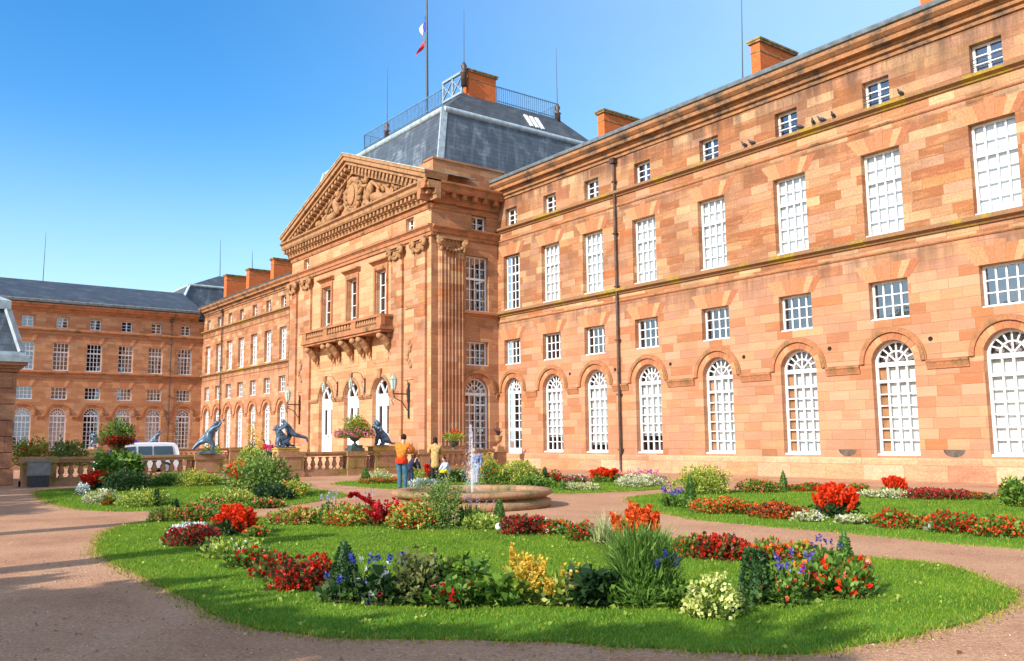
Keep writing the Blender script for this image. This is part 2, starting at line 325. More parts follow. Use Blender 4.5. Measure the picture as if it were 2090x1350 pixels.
FY=.26   # window frames sit this deep in the reveal
_cache={}
def win_mesh(w,h,cols,rows,tran=None,vm=.055,hm=.04,fr=.075,mid=False):
    k=('w',w,h,cols,rows,tran,vm,mid)
    if k in _cache: return _cache[k]
    mb=MB(); y0,y1=FY,FY+.07
    mb.box(-w/2,-w/2+fr,y0,y1,0,h); mb.box(w/2-fr,w/2,y0,y1,0,h); mb.box(-w/2+fr,w/2-fr,y0,y1,0,fr*1.2); mb.box(-w/2+fr,w/2-fr,y0,y1,h-fr,h)
    iw=w-2*fr
    for i in range(1,cols):
        x=-w/2+fr+iw*i/cols; q=vm*(1.7 if (mid and i==cols//2) else 1)
        mb.box(x-q/2,x+q/2,y0+.006,y1-.01,fr,h-fr)
    for j in range(1,rows):
        z=fr+(h-2*fr)*j/rows; q=hm; yy=y0+.012
        if tran and j==tran: q=.12; yy=y0-.012
        mb.box(-w/2+fr,w/2-fr,yy,y1-.006,z-q/2,z+q/2)
    mb.box(-w/2,w/2,y0-.2,y0+.02,-.012,.05)
    _cache[k]=mb.mesh('window',M['white']); return _cache[k]
def pane_mesh(w,h,y,mat,arch=False,z0=0.,key=''):
    k=('p',w,h,y,mat.name,arch,z0,key)
    if k in _cache: return _cache[k]
    mb=MB()
    if not arch: mb.add([(-w/2,y,z0),(w/2,y,z0),(w/2,y,h),(-w/2,y,h)],[(0,1,2,3)])
    else:
        R=w/2; s=h-R; p=[(-R,y,z0),(R,y,z0)]+[(R*math.cos(math.pi*i/16),y,s+R*math.sin(math.pi*i/16)) for i in range(17)]
        mb.add(p,[tuple(range(len(p)))])
    _cache[k]=mb.mesh('pane',mat); return _cache[k]
def arch_mesh(w,h,door=False):
    k=('a',w,h,door)
    if k in _cache: return _cache[k]
    mb=MB(); R=w/2; s=h-R; y0,y1=FY,FY+.08; fr=.09
    mb.arc_band(0,s,R-fr,R,y0,y1); mb.box(-R,-R+fr,y0,y1,0,s); mb.box(R-fr,R,y0,y1,0,s); mb.box(-R+fr,R-fr,y0,y1,0,.13)
    mb.box(-R+fr,R-fr,y0-.03,y1,s-.13,s+.03); ri=R*.52
    mb.arc_band(0,s+.03,ri-.05,ri,y0+.01,y1-.01,14)
    for i in range(1,8):
        t=math.pi*i/8; mb.bar((ri*math.cos(t),y0+.035,s+.03+ri*math.sin(t)),((R-.04)*math.cos(t),y0+.035,s+.03+(R-.07)*math.sin(t)),.035,.05)
    for i in range(1,4):
        t=math.pi*i/4; mb.bar((0,y0+.035,s+.03),(ri*math.cos(t),y0+.035,s+.03+ri*math.sin(t)),.035,.05)
    top=s-.13; iw=w-2*fr; cols=3 if door else 4
    for i in range(1,cols):
        x=-w/2+fr+iw*i/cols; q=.075 if (i==cols//2) else .06; mb.box(x-q/2,x+q/2,y0+.006,y1-.012,.13,top)
    if door:
        mb.box(-R+fr,R-fr,y0+.02,y1-.02,.13,1.05); mb.box(-R+fr,R-fr,y0+.004,y1-.004,1.98,2.14); zs=[1.5,2.55,2.95,3.35,3.72]
        for zz in (.3,.9): mb.box(-R+fr+.1,R-fr-.1,y0+.005,y0+.03,zz-.03,zz+.03)
    else:
        lo=.13; t2=top-.52; mb.box(-R+fr,R-fr,y0-.008,y1-.004,t2-.05,t2+.05); zs=[lo+(t2-.05-lo)*j/6 for j in range(1,6)]
    for zz in zs: mb.box(-R+fr,R-fr,y0+.012,y1-.008,zz-.02,zz+.02)
    mb.box(-R,R,y0-.2,y0+.02,-.012,.06)
    _cache[k]=mb.mesh('arched_window',M['white']); return _cache[k]
def window(face,c,w,b,t_,cols,rows,tran=None,blind=None,refl=True,mid=False,rail=False,bz=0.):
    h=t_-b; o=fo(win_mesh(w,h,cols,rows,tran,mid=mid),'window',None,face,off=(c,0,b))
    obj('pane',pane_mesh(w-.02,h-.02,FY+.045,M['glass' if refl else 'glassc'],z0=.02),o)
    if blind: obj('blind',pane_mesh(w+.1,h-.02,FY+.14,M[blind],z0=.02+bz),o)
    if rail:
        r=MB()
        for z in (.18,.32,.46): r.box(-w/2,w/2,.03,.055,z,z+.025)
        obj('railing',r.mesh('railing',M['dark']),o)
    return o
def arched(face,c,w,b,t_,blind=None,refl=False,door=False,side=None,bz=0.):
    h=t_-b; o=fo(arch_mesh(w,h,door),'arched_door' if door else 'arched_window',None,face,off=(c,0,b))
    obj('pane',pane_mesh(w-.02,h-.02,FY+.05,M['glass' if refl else 'glassc'],True,.03),o)
    if blind:
        x1=h-w/2-.1
        obj('blind',pane_mesh(w*.96,x1,FY+.18,M[blind],z0=.04+bz),o)
        if side:
            q=MB(); q.add([(-w*.47,FY+.15,.04),(-w*.25,FY+.15,.04),(-w*.25,FY+.15,x1),(-w*.47,FY+.15,x1)],[(0,1,2,3)])
            obj('curtain',q.mesh('curtain',M['orange_panel']),o)
        obj('fanlight_blind',pane_mesh(w*.97,h-.02,FY+.3,M['fanback'],True,x1),o)
    return o
def lintels(face,lst,hh=.62):
    for c,w,t_ in lst:
        k=('l',w)
        if k not in _cache:
            mb=MB(); n=7; sp=.55
            for i in range(n):
                f0,f1=i/n,(i+1)/n; g=.006
                xa,xb=-w/2-.1+(w+.2)*f0+g,-w/2-.1+(w+.2)*f1-g; ta,tb=-(w/2+sp)*(1-2*f0)+g,-(w/2+sp)*(1-2*f1)-g
                hi=hh*(1.25 if i==3 else 1.)
                mb.prism([(xa,.005),(xb,.005),(tb,hi),(ta,hi)],-.006-.004*(i%2),.05)
            _cache[k]=mb.mesh('lintel',M['vous'])
        fo(_cache[k],'lintel',None,face,off=(c,0,t_))
def archivolts(face,lst):
    for c,w,t_ in lst:
        R=w/2; s=t_-R; k=('av',w)
        if k not in _cache:
            mb=MB(); mb.arc_band(0,0,R+.27,R+.41,-.09,.04,22); mb.arc_band(0,0,R+.41,R+.46,-.055,.04,22); _cache[k]=mb.mesh('archivolt',M['trim'])
            v=MB(); n=11
            for i in range(n): v.arc_band(0,0,R+.004,R+.268,-.012-.003*(i%2),.05,2,math.pi*i/n+.006,math.pi*(i+1)/n-.006)
            _cache[('vo',w)]=v.mesh('voussoir_arch',M['vous'])
        fo(_cache[k],'archivolt',None,face,off=(c,0,s)); fo(_cache[('vo',w)],'voussoir_arch',None,face,off=(c,0,s))
def bands(face,a0,a1,z,prof,name,mat):
    mb=MB(); mb.sweep([(d,z+q) for d,q in prof],a0,a1); return fo(mb,name,mat,face)
LEDGE=[(-.05,-.04),(.07,-.04),(.1,.02),(.2,.07),(.24,.09),(.24,.21),(.05,.27),(-.05,.27)]
THIN=[(-.05,0),(.03,0),(.06,.04),(.06,.09),(-.05,.12)]
CORN=[(-.1,0),(.07,0),(.07,.14),(.18,.18),(.18,.3),(.24,.34),(.24,.42),(.44,.44),(.44,.6),(.5,.64),(.6,.74),(.62,.76),(.62,.9),(-.1,.94)]
MX=[-8.7,-12.65,-16.58,-20.46,-24.44,-28.5,-32.06,-35.38,-38.8]; LX=[-67.7,-71.1,-74.45,-77.75,-81.0,-84.12,-87.2,-90.4]
WYS=[1.7,4.6,7.5,10.4,13.25,16.2,19.12,22.0,24.82,27.72]
W1,W2,W3,W4=1.6,1.48,1.5,1.05
# --- right half of the main range
ops=[]
for i,x in enumerate(MX):
    dr=(i==8)
    ops+=[(x,W1 if not dr else 1.5,.88 if not dr else .04,4.95,True),(x,W2,5.7,7.1,False),(x,W3,8.8,11.9,False),(x,W4,13.6,14.62,False)]
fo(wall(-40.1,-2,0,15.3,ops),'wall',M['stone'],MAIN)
blinds1={1:'blind',2:'blind',3:'blind',4:'blind',5:'blind',6:'blind',7:'blind'}
for i,x in enumerate(MX):
    if i==8: arched(MAIN,x,1.5,.04,4.95,None,False,True)
    else: arched(MAIN,x,W1,.88,4.95,'blind',False,side=(i in (2,3,4)),bz=.75 if i in (5,7) else (.35 if i==6 else 0.))
    window(MAIN,x,W2,5.7,7.1,4,3,None,None,True)
    window(MAIN,x,W3,8.8,11.9,4,6,4,None if i==8 else 'blind',i==8)
    window(MAIN,x,W4,13.6,14.62,2,3,None,None,True,True,rail=i in(1,2,3,4))
lintels(MAIN,[(x,W2,7.1) for x in MX]+[(x,W3,11.9) for x in MX]); archivolts(MAIN,[(x,W1 if i<8 else 1.5,4.95) for i,x in enumerate(MX)])
def impost(face,a0,a1,xs,z,w=W1,mat='trim'):
    e=sorted(xs); cut=w/2+.45; cur=a0
    for x in e+[None]:
        end=a1 if x is None else min(a1,x-cut)
        if end-cur>.05:
            mb=MB(); mb.sweep([(-.05,z),(.04,z),(.05,z+.05),(.1,z+.2),(.13,z+.24),(.13,z+.3),(-.05,z+.36)],cur,end); fo(mb,'string_course',M[mat],face)
        if x is not None: cur=x+cut
impost(MAIN,-40.1,-2,MX,3.82)
def levels(face,a0,a1,zs,za,zc,corn=CORN,tm='cornice'):
    bands(face,a0,a1,zs,LEDGE,'string_course',M['ledge']); bands(face,a0,a1,zs-.42,THIN,'string_course',M['trim'])
    bands(face,a0,a1,za,LEDGE,'string_course',M['ledge']); bands(face,a0,a1,za-.55,THIN,'string_course',M['trim'])
    bands(face,a0,a1,zc,corn,'cornice',M[tm])
levels(MAIN,-40.1,-2,8.5,13.33,15.22)
bands(MAIN,-40.1,-2,0,[(-.05,0),(.09,0),(.09,.74),(.05,.8),(-.05,.8)],'plinth',M['plinth'])
bands(MAIN,-40.1,-2,16.16,[(-.1,0),(.5,0),(.62,.05),(.66,.16),(.6,.22),(.45,.2),(-.1,.16)],'gutter',M['gutter'])
for a,b in list(zip(MX[:-1],MX[1:]))[1:3]:
    c=(a+b)/2; hv=MB(); hv.prism([(.36*math.cos(math.pi+math.pi*i/12),.24*math.sin(math.pi+math.pi*i/12)) for i in range(13)],-.006,.05); fo(hv,'basement_vent',M['ventgrey'],MAIN,off=(c,0,1.08))
vh=MB(); vh.prism([(.085*math.cos(q*math.pi/4),.085*math.sin(q*math.pi/4)) for q in range(8)],-.008,.05); vh=vh.mesh('vent_hole',M['hole'])
for i,x in enumerate(MX[:-1]):
    for xx,zz in ((x-.0,7.78),(x+1.42,4.85)): fo(vh,'vent_hole',None,MAIN,off=(xx,0,zz))
dk=MB(); dk.box(-40.1,-2,1.1,1.15,.1,15.2); fo(dk,'dark_backing',M['dim'],MAIN)
def downpipe(face,x,z1,z0=0.):
    mb=MB(); mb.tube([(x,-.14,z0),(x,-.14,z1-.7),(x,-.16,z1)],.06,8)
    for z in np.arange(1.,z1,2.6): mb.box(x-.11,x+.11,-.22,.02,z,z+.07)
    mb.box(x-.16,x+.16,-.3,-.01,z1-.05,z1+.2); return fo(mb,'downpipe',M['pipe'],face)
downpipe(MAIN,-30.27,15.0)
# --- left half of the main range
ops=[]
for x in LX: ops+=[(x,W1,.88,4.95,True),(x,W2,5.7,7.1,False),(x,W3,8.45,11.3,False),(x,W4,12.95,14.0,False)]
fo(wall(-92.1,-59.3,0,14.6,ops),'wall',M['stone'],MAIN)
for x in LX:
    arched(MAIN,x,W1,.88,4.95,'blind',False); window(MAIN,x,W2,5.7,7.1,4,3,None,None,True); window(MAIN,x,W3,8.45,11.3,4,6,4,'blind',False); window(MAIN,x,W4,12.95,14.0,2,3,None,None,True,True)
archivolts(MAIN,[(x,W1,4.95) for x in LX]); impost(MAIN,-92.1,-59.3,LX,3.82); levels(MAIN,-92.1,-59.3,8.15,12.68,14.42)
bands(MAIN,-92.1,-59.3,15.36,[(-.1,0),(.5,0),(.64,.14),(.5,.18),(-.1,.14)],'gutter',M['gutter'])
bands(MAIN,-92.1,-59.3,0,[(-.05,0),(.09,0),(.09,.74),(.05,.8),(-.05,.8)],'plinth',M['plinth'])
downpipe(MAIN,-86.0,14.3); downpipe(MAIN,-69.35,14.3)
dk=MB(); dk.box(-92,-59.4,1.1,1.15,.1,14.4); fo(dk,'dark_backing',M['dim'],MAIN)
# --- the side wing at the left end
ops=[]
for y in WYS: ops+=[(y,1.45,.88,4.92,True),(y,1.4,5.68,6.87,False),(y,1.38,8.42,11.08,False),(y,1.0,12.45,13.5,False)]
fo(wall(-3,29.5,0,14.0,ops),'wall',M['stone_side'],WING)
for i,y in enumerate(WYS):
    arched(WING,y,1.45,.88,4.92,'blind' if i in(5,8) else None,True); window(WING,y,1.4,5.68,6.87,4,3,None,None,True); window(WING,y,1.38,8.42,11.08,4,6,4,None,True); window(WING,y,1.0,12.45,13.5,2,3,None,None,True,True)
archivolts(WING,[(y,1.45,4.92) for y in WYS]); impost(WING,-3,29.42,WYS,3.82,1.45); lintels(WING,[(y,1.38,11.08) for y in WYS]+[(y,1.4,6.87) for y in WYS])
bands(WING,-3,29.4,8.1,LEDGE,'string_course',M['trim']); bands(WING,-3,29.4,7.7,THIN,'string_course',M['trim']); bands(WING,-3,29.4,12.1,LEDGE,'string_course',M['trim']); bands(WING,-3,29.4,11.7,THIN,'string_course',M['trim'])
bands(WING,-3,28.92,13.9,[(d,z*.85) for d,z in CORN],'cornice',M['trim']); bands(WING,-3,28.9,14.71,[(-.1,0),(.5,0),(.68,.05),(.72,.25),(.6,.34),(-.1,.3)],'gutter',M['gutter'])
bands(WING,-3,29.4,0,[(-.05,0),(.09,0),(.09,.74),(.05,.8),(-.05,.8)],'plinth',M['plinth'])
downpipe(WING,26.25,13.8); dk=MB(); dk.box(-3,29.3,1.1,1.15,.1,13.9); fo(dk,'dark_backing',M['dim'],WING)
# --- centre pavilion: front
DX=[-53.0,-49.35,-45.65]
ops=[(x,2.0,.8,5.25,True) for x in DX]+[(x,1.25,8.4,11.62,False) for x in DX]+[(-42.4,.9,13.36,14.12,False),(-56.4,.9,13.36,14.12,False)]
fo(wall(-58.8,-40.1,0,15.2,ops,.4),'wall',M['stone_pale'],PAV)
for j,x in enumerate(DX):
    k=MB(); R=1.0; h=4.45; s=h-R; y0,y1=.26,.36; fr=.11; mt=1 if j==1 else 0
    k.arc_band(0,s,R-.2,R,y0,y1,20,mi=0); k.box(-R,-R+fr,y0,y1,0,s,mt); k.box(R-fr,R,y0,y1,0,s,mt); k.box(-R+fr,R-fr,y0-.02,y1,s-.42,s+.04,0)
    for sx in (-1,1): k.bar((0,y0+.05,s+.02),(sx*.5,y0+.05,s+.74),.1,.08)
    top=s-.42
    for sx in (-1,1):
        a,b=(.02,R-fr) ; m0=.26 if j!=1 else .3
        xa,xb=sorted((sx*a,sx*b)); cx=(xa+xb)/2; gw=.2
        k.box(xa,cx-gw,y0+.01,y1-.02,.02,top); k.box(cx+gw,xb,y0+.01,y1-.02,.02,top); k.box(cx-gw,cx+gw,y0+.01,y1-.02,.02,1.15); k.box(cx-gw,cx+gw,y0+.01,y1-.02,top-.25,top)
    if j==1: k.box(-R+fr,R-fr,y0-.01,y1-.01,top-.14,top,1)
    o=fo(k.mesh('arched_door',[M['white'],M['bluegrey']]),'arched_door',None,PAV,off=(x,0,.8))
    obj('pane',pane_mesh(1.96,h-.03,.33,M['glassc'],True,.02),o)
    hd=MB(); hd.ball((.09,y0-.03,1.05),.035); hd.ball((-.09,y0-.03,1.05),.035); obj('handle',hd.mesh('handle',M['dark']),o)
    window(PAV,x,1.25,8.4,11.62,2,4,None,None,True,True)
for x in (-42.4,-56.4): window(PAV,x,.9,13.36,14.12,2,2,None,None,True,True)
dk=MB(); dk.box(-58.6,-40.4,1.3,1.35,.6,15); fo(dk,'dark_backing',M['dim'],PAV)
# door surrounds, keystones, imposts
for x in DX:
    sr=MB(); sr.arc_band(x,4.25,1.03,1.2,-.06,.05,22); fo(sr,'door_surround',M['carved'],PAV); sr=MB(); sr.prism([(x-.13,5.2),(x+.13,5.2),(x+.2,5.75),(x-.2,5.75)],-.14,.04); fo(sr,'keystone',M['carved'],PAV)
    pn=MB(); pn.box(x-.95,x+.95,-.03,.04,6.1,6.75); fo(pn,'wall_panel',M['stone_pale'],PAV)
    hd=MB(); hd.sweep([(-.05,12.02),(.1,12.02),(.2,12.1),(.32,12.16),(.32,12.24),(-.05,12.3)],x-1.05,x+1.05); hd.box(x-.85,x-.66,-.09,.04,8.6,11.9); hd.box(x+.66,x+.85,-.09,.04,8.6,11.9); hd.box(x-.66,x+.66,-.09,.04,11.66,11.9); hd.box(x-.85,x+.85,-.05,.04,11.9,12.02); fo(hd,'window_hood',M['trim'],PAV)
for a,b in ((-55.4,-54.06),(-51.94,-50.41),(-48.29,-46.71),(-44.59,-44.25)):
    sr=MB(); sr.sweep([(-.05,4.05),(.06,4.05),(.14,4.2),(.14,4.28),(-.05,4.32)],a,b); fo(sr,'impost',M['carved'],PAV)
# pilasters (flat and fluted) with garlanded capitals
def pilaster(face,a0,a1,z0=1.,z1=12.1,fl=0,d=.16):
    mb=MB(); mb.box(a0-.08,a1+.08,-d-.1,.03,0.,.75); mb.box(a0-.05,a1+.05,-d-.06,.03,.75,1.0); mb.box(a0,a1,-d,.03,1.0,z1)
    if fl:
        w=(a1-a0)/fl
        for i in range(fl):
            c=a0+w*(i+.5); mb.tube([(c,-d-.005,1.25),(c,-d-.005,z1-.2)],w*.27,8)
    o=fo(mb,'pilaster',M['stone'],face)
    c=MB(); cx=(a0+a1)/2; hw=(a1-a0)/2
    c.box(a0-.03,a1+.03,-d-.04,.02,z1,z1+.1); c.box(a0-.02,a1+.02,-d-.02,.02,z1+.1,z1+.42); c.box(a0-.18,a1+.18,-d-.2,.02,z1+.42,z1+.56)
    for sx in (-1,1):
        q=Matrix.Rotation(rad(90),3,'X')
        c.ball((cx+sx*(hw+.02),-d-.14,z1+.26),(.27,.27,.13),12,8,rot=q); c.ball((cx+sx*(hw+.02),-d-.28,z1+.26),(.1,.1,.06),8,6,rot=q)
        c.ball((cx+sx*(hw-.05),-d-.1,z1-.08),(.1,.1,.2),8,6)
    for i in range(9):
        t=i/8; c.ball((cx-hw+2*hw*t,-d-.1,z1+.12-.3*math.sin(math.pi*t)),(.1,.1,.085+.03*math.sin(math.pi*t)),7,5)
    for i in range(5): c.ball((cx-hw*.6+hw*.3*i,-d-.06,z1+.36),(.075,.06,.07),7,5)
    obj('capital',c.mesh('capital',M['carved']),o); return o
for a0,a1,fl in ((-44.25,-43.0,0),(-41.65,-40.5,0),(-56.35,-55.3,0),(-58.7,-57.65,0)): pilaster(PAV,a0,a1,fl=fl)
pilaster(SIDE,25.45,27.05,fl=7)
for a in (-42.94,-57.59):
    for z0,z1 in ((1.3,2.6),(4.9,7.2),(8.9,11.2)):
        rc=MB(); rc.box(a+.1,a+1.13,-.05,.03,z0,z1); fo(rc,'wall_panel',M['stone'],PAV)
    rc=MB()
    for i in range(7): rc.ball((a+.62+.2*math.sin(i*1.3),-.07,7.0-.22*i),(.15,.09,.17),7,5)
    fo(rc,'carved_garland',M['carved'],PAV)
# side of the pavilion
so=[(28.02,1.65,.88,4.95,True),(28.05,1.5,5.65,7.0,False),(28.06,1.55,8.7,11.85,False),(28.2,1.05,13.35,14.2,False)]
fo(wall(25.0,29.5,0,15.2,so),'wall',M['stone_side'],SIDE)
arched(SIDE,28.02,1.65,.88,4.95,None,True); window(SIDE,28.05,1.5,5.65,7.0,4,3,None,None,True); window(SIDE,28.06,1.55,8.7,11.85,4,5,3,None,True); window(SIDE,28.2,1.05,13.35,14.2,2,2,None,None,True,True)
archivolts(SIDE,[(28.02,1.65,4.95)]); dk=MB(); dk.box(26.3,29.4,.8,.85,.6,15); fo(dk,'dark_backing',M['dim'],SIDE)
impost(SIDE,27.06,29.45,[28.02],3.82,1.65,'trim'); bands(SIDE,27.06,29.45,8.45,LEDGE,'string_course',M['trim'])
bands(SIDE,25,29.45,0,[(-.05,0),(.09,0),(.09,.74),(.05,.8),(-.05,.8)],'plinth',M['plinth'])
# entablature of the pavilion
for face,a0,a1 in ((PAV,-58.9,-39.95),(SIDE,25.0,29.5)):
    bands(face,a0,a1,12.68,[(-.05,0),(.1,0),(.1,.18),(.16,.2),(.16,.38),(.26,.48),(.3,.5),(.3,.6),(-.05,.66)],'entablature',M['trim'])
    bands(face,a0,a1,14.2,[(-.05,0),(.06,0),(.1,.12),(.1,.2),(-.05,.24)],'entablature',M['trim'])
mc=MB(); mc.sweep([(-.1,14.55),(.18,14.55),(.2,14.8),(.26,14.82),(.26,15.1),(.62,15.1),(.7,15.22),(.7,15.4),(.85,15.5),(.85,15.6),(-.1,15.65)],-59.2,-39.25)
x=-59.1
while x<-39.4: mc.box(x,x+.2,-.56,-.2,14.84,15.09); x+=.46
fo(mc,'cornice',M['carved'],PAV)
mc=MB(); mc.sweep([(-.1,14.55),(.18,14.55),(.2,14.8),(.26,14.82),(.26,15.1),(.62,15.1),(.7,15.22),(.7,15.4),(.85,15.5),(.85,15.6),(-.1,15.65)],24.16,29.5)
x=25.3
while x<29.4: mc.box(x,x+.24,-.58,-.2,14.82,15.09); x+=.72
fo(mc,'cornice',M['trim'],SIDE)
pr=MB(); pr.box(-40.9,-40.02,25.05,29.9,15.6,17.0); pr.box(-40.95,-39.96,25.0,29.95,17.0,17.1); pr.box(-44.4,-40.9,25.05,25.6,15.6,16.98); pr.build('parapet',M['stone_side'],palace,-P0)
zp=MB(); zp.box(-40.9,-40.0,29.96,30.6,16.0,17.0); zp.build('flashing',M['zinc'],palace,-P0)
# pediment
cxp=-49.2; hw=9.75; zb=15.62; za=19.15
def rake(th0,th1,y0,y1,sx,mi=0,mb=None,x1=None):   # strip below the raking line
    L_=math.hypot(hw,za-zb); nx,nz=(za-zb)/L_*sx,hw/L_
    a=(cxp+sx*hw,zb); b=(cxp,za)
    q=[(a[0]-nx*th0,a[1]-nz*th0),(a[0]-nx*th1,a[1]-nz*th1),(b[0],b[1]-th1/nz),(b[0],b[1]-th0/nz)]
    if sx<0: q=q[::-1]
    mb.prism(q,y0,y1,mi)
pd=MB()
for sx in (-1,1):
    rake(-.42,-.25,-.9,.6,sx,0,pd); rake(-.25,0.,-.82,.6,sx,0,pd); rake(0.,.22,-.66,.6,sx,0,pd); rake(.5,.72,-.24,.6,sx,0,pd); rake(.22,.5,-.16,.6,sx,0,pd)
    L_=math.hypot(hw,za-zb); n=22
    for i in range(1,n):
        f=i/n; p=Vector((cxp+sx*hw*(1-f),0,zb+(za-zb)*f)); nv=Vector(((za-zb)/L_*sx,0,hw/L_)); d=Vector((-sx*hw/L_,0,(za-zb)/L_))
        q=p-nv*.36; pd.bar(q+Vector((0,-.6,0)),q+Vector((0,-.16,0)),.24,.24,0,up=nv)
fo(pd,'pediment',M['carved'],PAV)
cp=MB()
for sx in (-1,1): rake(-.47,-.425,-.93,2.4,sx,0,cp)
fo(cp,'pediment_roof',M['copper'],PAV)
ty=MB(); ty.prism([(cxp-hw+.5,zb+.05),(cxp+hw-.5,zb+.05),(cxp,za-.35)],.05,.4); rl=MB(); r2=random.Random(5)
rl.ball((cxp,-.1,17.0),(.7,.22,.85),18,12); rl.ball((cxp,-.3,17.0),(.5,.08,.66),16,10)
for i in range(16):
    t=2*math.pi*i/16; rl.ball((cxp+.92*math.cos(t),-.12,17.0+1.0*math.sin(t)),(.18,.14,.18),8,6)
for i in range(6): rl.ball((cxp-.6+.24*i,-.12,17.95+.1*math.sin(i)),(.15,.13,.2),8,6)
for sx in (-1,1):
    # reclining figure, trophies and drapery at each side
    rl.ball((cxp+sx*2.3,-.15,16.75),(.36,.24,.62),12,9,rot=Matrix.Rotation(rad(25*sx),3,'Y')); rl.ball((cxp+sx*1.95,-.2,17.5),(.18,.2,.25),10,8)
    rl.ball((cxp+sx*3.2,-.13,16.15),(.9,.24,.3),12,8,rot=Matrix.Rotation(rad(12*sx),3,'Y')); rl.ball((cxp+sx*4.4,-.1,16.0),(.65,.2,.2),12,8)
    rl.tube([(cxp+sx*2.1,-.2,17.1),(cxp+sx*1.5,-.3,17.2),(cxp+sx*1.2,-.28,17.6)],[.13,.1,.08]); rl.tube([(cxp+sx*2.6,-.2,17.2),(cxp+sx*3.2,-.25,16.9),(cxp+sx*3.6,-.22,16.5)],[.13,.1,.08])
    for i in range(46):
        f=r2.random()**.8; xx=.7+7.6*f; hmax=(za-.75-zb)*(1-xx/(hw-.7)); 
        if hmax<.25: continue
        rl.ball((cxp+sx*xx,-.03,zb+.2+r2.random()*min(hmax,2.9)),(.1+.22*r2.random(),.09+.08*r2.random(),.1+.2*r2.random()),8,6,rot=Matrix.Rotation(r2.random()*3,3,'Y'))
o=fo(ty,'tympanum',M['carved'],PAV); obj('relief',rl.mesh('relief',M['carved']),o)
fr_=MB(); fr_.box(-54.6,-44.4,-.04,.03,13.42,14.1); fo(fr_,'frieze_panel',M['stone_pale'],PAV)
# balcony on scroll corbels
bl=MB(); bx0,bx1=-54.6,-43.9
bl.box(bx0-.08,bx1+.08,-1.08,.0,7.86,7.98); bl.box(bx0,bx1,-1.02,.0,7.98,8.1); bl.box(bx0+.05,bx1-.05,-.98,0,7.72,7.86)
for x in (bx0+.25,-51.2,-47.3,bx1-.25): bl.box(x-.28,x+.28,-.99,-.72,8.1,8.62)
bl.box(bx0,bx1,-1.02,-.7,8.6,8.74); bl.box(bx0,bx1,-.98,-.74,8.1,8.18); bl.box(bx1-.34,bx1,-.7,0,8.6,8.74); bl.box(bx0,bx0+.34,-.7,0,8.6,8.74); bl.box(bx1-.3,bx1-.06,-.72,0,8.1,8.6); bl.box(bx0+.06,bx0+.3,-.72,0,8.1,8.6)
o=fo(bl,'balcony',M['trim'],PAV)
BP=[(.05,0),(.05,.06),(.11,.12),(.12,.26),(.06,.42),(.05,.5),(.08,.58),(.08,.64)]
bb=MB(); bb.lathe([(r*1.05,z*.66) for r,z in BP],n=8); bm_=bb.mesh('baluster',M['carved'])
for a,b in ((bx0+.53,-51.48),(-50.92,-47.58),(-47.02,bx1-.53)):
    n=9
    for i in range(n): obj('baluster',bm_,o,(a+(b-a)*(i+.5)/n,-.86,8.18))
cb=MB()
cb.tube([(0,0,-.95),(0,-.2,-.85),(0,-.3,-.6),(0,-.5,-.34),(0,-.75,-.18),(0,-.86,-.04)],[.12,.2,.23,.25,.22,.1],10); cb.ball((0,-.78,-.2),(.24,.2,.2),12,8); cb.ball((0,-.3,-.64),(.25,.2,.22),10,7); cb.box(-.2,.2,-.4,0,-.26,0); cb.tube([(.1,-.1,-.9),(.12,-.14,-1.3)],[.09,.05]); cb.tube([(-.1,-.1,-.9),(-.12,-.14,-1.15)],[.09,.05])
cm=cb.mesh('corbel',M['carved'])
for x in (bx0+.45,-51.75,-50.95,-49.2,-47.7,-46.9,bx1-.45): obj('corbel',cm,o,(x,-.02,7.73))
stp=MB()
for i in range(5): stp.box(-55.4,-43.4,25.-.3-.34*(5-i),25.,.16*i,.16*(i+1))
stp.build('entrance_steps',M['plinth'],palace,-P0)
# roofs
def roof_strip(name,a0,a1,z,face,d1=7.,rise=2.6,mat='slate_dark',st=.45):
    mb=MB(); pr_=[(.5,z),(-.2,z+st),(-d1,z+st+rise),(-2*d1+.1,z+.42),(-2*d1+.1,z-.4),(.4,z-.02)]
    mb.sweep(pr_,a0,a1); return fo(mb,name,M[mat],face)
rR=roof_strip('roof',-40.2,-2,16.3,MAIN,st=.5,rise=2.0); rL=roof_strip('roof',-92.6,-59,15.4,MAIN); rW=roof_strip('roof',-3,29.3,14.95,WING)
def chimney(parent,x0,x1,y0,y1,z0,z1,flash=True):
    o=MB().box(x0,x1,y0,y1,z0,z1-.18).build('chimney',M['brick'],parent,-parent.location-P0 if parent.rotation_euler.z==0 else (0,0,0))
    k=MB(); k.box(x0-.02,x1+.02,y0-.02,y1+.02,z1-.62,z1-.56); k.box(x0-.09,x1+.09,y0-.09,y1+.09,z1-.18,z1-.08); k.box(x0-.13,x1+.13,y0-.13,y1+.13,z1-.08,z1); k.build('chimney_cap',M['chcap'],palace,-P0)
    return o
for x,z1 in ((-15.2,19.6),(-23.,19.25),(-33.1,19.1)): chimney(rR,x-.5,x,31.5,34.1,16.6,z1)
for x,z1 in ((-77.2,18.5),(-83.4,18.5),(-89.8,18.9)): chimney(rL,x-.75,x,31.,35.,15.6,z1)
def quadmesh(fs,name,mat,parent=palace,loc=None):
    mb=MB()
    for f in fs: mb.add(f,[tuple(range(len(f)))])
    return mb.build(name,mat,parent,-P0 if loc is None else loc)
